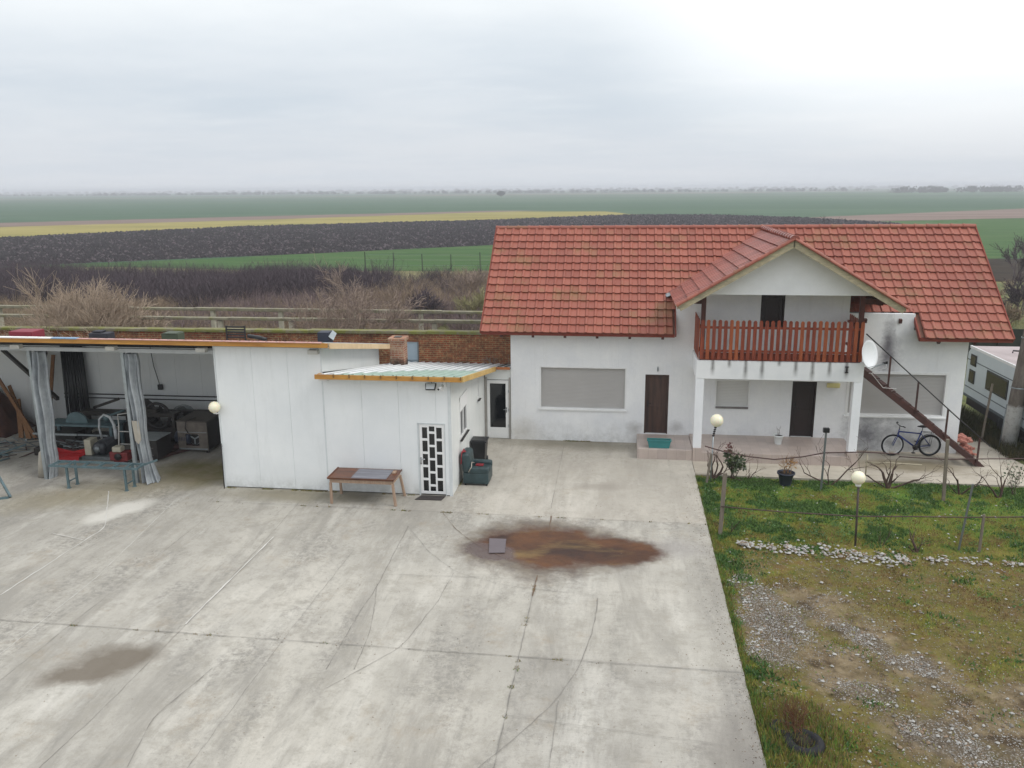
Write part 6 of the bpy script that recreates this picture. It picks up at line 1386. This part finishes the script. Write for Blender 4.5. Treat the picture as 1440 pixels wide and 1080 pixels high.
for k in range(26): c_=Vector((rng.uniform(-19.9,-18.2),rng.uniform(25.55,26.1),rng.uniform(.03,.34))); a=rng.uniform(-.5,.5); d_=Vector((math.cos(a),math.sin(a),rng.uniform(-.15,.15)))*rng.uniform(.2,.6); m.tube([c_-d_,c_+d_],rng.uniform(.015,.04),6,rng.randrange(3))
m.build('offcuts',[RUSTW,DK,GREYM],t)
# grey cabinet with black side
t=thing('control_cabinet','small white topped cabinet with black side, right of the right curtain','cabinet',(-15.6,25.4,0)); m=MB(); m.box(-16.3,-15.5,25.1,26.0,.1,.78); m.build('body',BLACKM,t,bevel=.01); m=MB(); m.box(-16.32,-15.48,25.08,26.02,.782,.80); m.build('top',GALV,t); m=MB()
for z in (.25,.5): m.box(-15.98,-15.62,25.07,25.095,z,z+.02)
m.build('trim',CHROME,t)
# flywheel machine
t=thing('flywheel_machine','dark machine with a big flywheel against the back wall','machine',(-17.2,27.6,0))
m=MB(); m.torus((-16.75,27.4,.98),.46,.06,'y',36,8); 
for k in range(5): a=2*PI*k/5; m.bar((-16.75,27.4,.98),(-16.75+.44*math.cos(a),27.4,.98+.44*math.sin(a)),.06,.04,up=(0,1,0))
m.lathe((-16.75,27.3,.98),[(.1,0),(.1,.2)],14,axis='y'); m.build('flywheel',BLACKM,t)
m=MB(); m.box(-18.4,-16.2,27.5,28.3,.0,.55); m.box(-18.1,-17.2,27.5,28.2,.55,1.0); m.lathe((-17.7,27.5,1.0),[(.4,0),(.4,.7),(0,.7)],24,axis='y'); m.build('bed',M('dark_machine','#24211f',.6,.3,4,c2='#3a302b'),t,bevel=.02)
m=MB(); m.box(-16.1,-15.7,27.3,27.7,.0,1.1); m.box(-16.9,-14.9,27.6,27.75,1.06,1.16); m.build('side_frame',BLACKM,t)
t=thing('electric_motor','dark blue electric motor on skids behind the white topped cabinet','motor',(-15.2,26.6,0)); m=MB(); m.lathe((-15.5,26.5,.5),[(0,-.05),(.2,-.05),(.24,.0),(.24,.45),(.18,.5),(0,.5)],24,axis='x'); 
for k in range(7): m.lathe((-15.45+.06*k,26.5,.5),[(.24,0),(.262,0),(.262,.02),(.24,.02)],24,axis='x',cap=False)
m.build('housing',M('motor_blue','#2b3346',.35,.2,4),t)
m=MB(); m.bar((-16.0,24.9,.06),(-14.7,27.3,.06),.12,.10); m.bar((-16.4,25.2,.06),(-15.2,27.4,.06),.12,.10); m.box(-15.6,-14.9,26.3,26.7,.11,.26); m.build('skid',RUST,t)
# boiler
t=thing('steel_boiler','shiny steel drum with faceted lid on a dark stand by the back wall','drum',(-16.1,28.0,0)); 
m=MB(); m.lathe((-16.1,28.0,.72),[(.30,0),(.42,.12),(.43,.24),(.30,.44),(.12,.52),(0,.53)],10,smooth=False); m.build('drum',M('dented_steel','#8c9196',.22,.15,3,metal=.9),t); m=MB(); m.lathe((-16.1,28.0,.0),[(.32,0),(.32,.05),(.28,.06),(.28,.7),(.33,.72)],16); m.build('stand',GALV,t)
# generator box
t=thing('ventilated_unit','grey box unit with a square fan opening and dark side in the right bay','machine cabinet',(-14.7,27.0,0))
UB=M('unit_grey','#655c54',.6,.2,4,c2='#7b726a'); a=R(-12)
m=MB(); wall_y(m,-15.38,-14.28,.10,1.12,26.25,26.30,[(-15.1,-14.6,.25,.68)]); m.box(-15.38,-15.33,26.30,27.75,.1,1.1); m.box(-15.33,-14.33,27.70,27.75,.1,1.1); m.build('casing',UB,t)
m=MB(); m.box(-14.33,-14.28,26.30,27.75,.1,1.1); m.build('side_panel',BLACKM,t); m=MB(); m.box(-15.40,-14.26,26.23,27.77,1.121,1.16); m.build('top',M('unit_top','#4c443e',.6,.2),t)
m=MB(); m.box(-15.32,-14.34,26.45,26.47,.12,1.1); m.build('grille',BLACKM,t); m=MB(); m.lathe((-14.85,26.44,.46),[(.2,-.01),(.22,0)],20,axis='y',cap=False); 
for k in range(3): aa=2*PI*k/3+.5; m.bar((-14.85,26.42,.46),(-14.85+.19*math.cos(aa),26.42,.46+.19*math.sin(aa)),.05,.01,up=(0,1,0))
m.build('fan',GALV,t); m=MB(); m.box(-15.36,-14.3,26.235,26.248,.12,.17); m.box(-15.36,-14.3,26.235,26.248,.74,.76); m.build('trim',GALV,t)
for xx in (-15.3,-14.36):
    for yy in (26.35,27.65): m=MB(); m.box(xx-.04,xx+.04,yy-.04,yy+.04,0,.1); m.build('foot',BLACKM,t)
m=MB(); m.tube([(-14.9,26.7,1.17),(-15.0,26.2,1.15),(-15.05,26.2,.9),(-14.95,26.2,.72)],.014,6); m.build('cable',BLACKP,t)
# things on the main roof
def zroof(yy): return 4.66-.19*(yy-22.78)
y0_=24.0; z0_=zroof(y0_)-.02
m=MB(); m.box(-19.25,-18.45,23.7,24.3,z0_-.02,4.69); o=m.build('red_crate',M('dark_red_sheet','#7d1c2e',.6,.12,3),bevel=.02); tag(o,'dark red box lying on the workshop roof near its left end','box')
m=MB(); m.box(-16.6,-15.95,23.8,24.2,z0_-.02,4.66); m.box(-16.5,-16.2,23.85,24.15,4.66,4.72); o=m.build('dark_bundle',M('dark_bundle','#24222a',.7,.3,5),bevel=.03); tag(o,'dark bundle on the workshop roof below the broad pale tree','bundle')
m=MB(); m.box(-14.15,-13.6,23.8,24.2,z0_-.02,4.68,0); m.box(-14.1,-13.65,23.78,24.22,4.68,4.70,0); o=m.build('green_box',M('dark_green_box','#3d4632',.6,.2),bevel=.02); tag(o,'low dark green box on the workshop roof, left of the black frame','box')
t=thing('metal_rack','black slatted metal rack standing on the workshop roof','rack',(-11.8,24.0,z0_)); m=MB()
for xx in (-12.1,-11.5): m.box(xx-.02,xx+.02,23.98,24.02,z0_-.05,4.93)
for z in (4.55,4.63,4.71,4.79,4.87): m.box(-12.1,-11.5,24.0,24.02,z,z+.045)
for xx in (-12.1,-11.5): m.bar((xx,24.0,4.5),(xx,24.4,z0_-.08),.03,.03)
m.build('frame',BLACKM,t)
m=MB(); m.tube([(-11.45,24.1,4.60),(-11.1,24.0,4.58),(-10.8,23.9,4.54)],.06,10); o=m.build('dark_roll',BLACKP); tag(o,'dark roll lying on the workshop roof right of the black rack','roll')
t=thing('roof_vent','small navy box with a pale flap on the right end of the workshop roof','vent box',(-8.95,24.1,z0_)); m=MB(); m.box(-9.15,-8.8,23.9,24.3,z0_-.05,4.78); m.build('body',M('navy_box','#222838',.6,.15),t,bevel=.01); m=MB(); m.add([(-8.8,23.9,4.66),(-8.66,23.92,4.55),(-8.66,24.25,4.70),(-8.8,24.3,4.79)],[(0,1,2,3)]); m.add([(-8.8,23.9,4.65),(-8.66,23.92,4.54),(-8.66,24.25,4.69),(-8.8,24.3,4.78)],[(3,2,1,0)]); m.build('flap',GALV,t,fixn=False)

# ------------------------------------------------------------------ haze
hz=MB(); hz.box(-5000,5000,-200,6000,-1.5,13.5); hm=bpy.data.materials.new('haze'); hm.use_nodes=True; n_=hm.node_tree; n_.nodes.clear(); oo=n_.nodes.new('ShaderNodeOutputMaterial'); pv=n_.nodes.new('ShaderNodeVolumePrincipled'); pv.inputs['Color'].default_value=(.93,.95,1,1); pv.inputs['Density'].default_value=.0006; pv.inputs['Anisotropy'].default_value=.1; n_.links.new(pv.outputs[0],oo.inputs['Volume'])
ho=hz.build('haze',hm); ho['kind']='stuff'
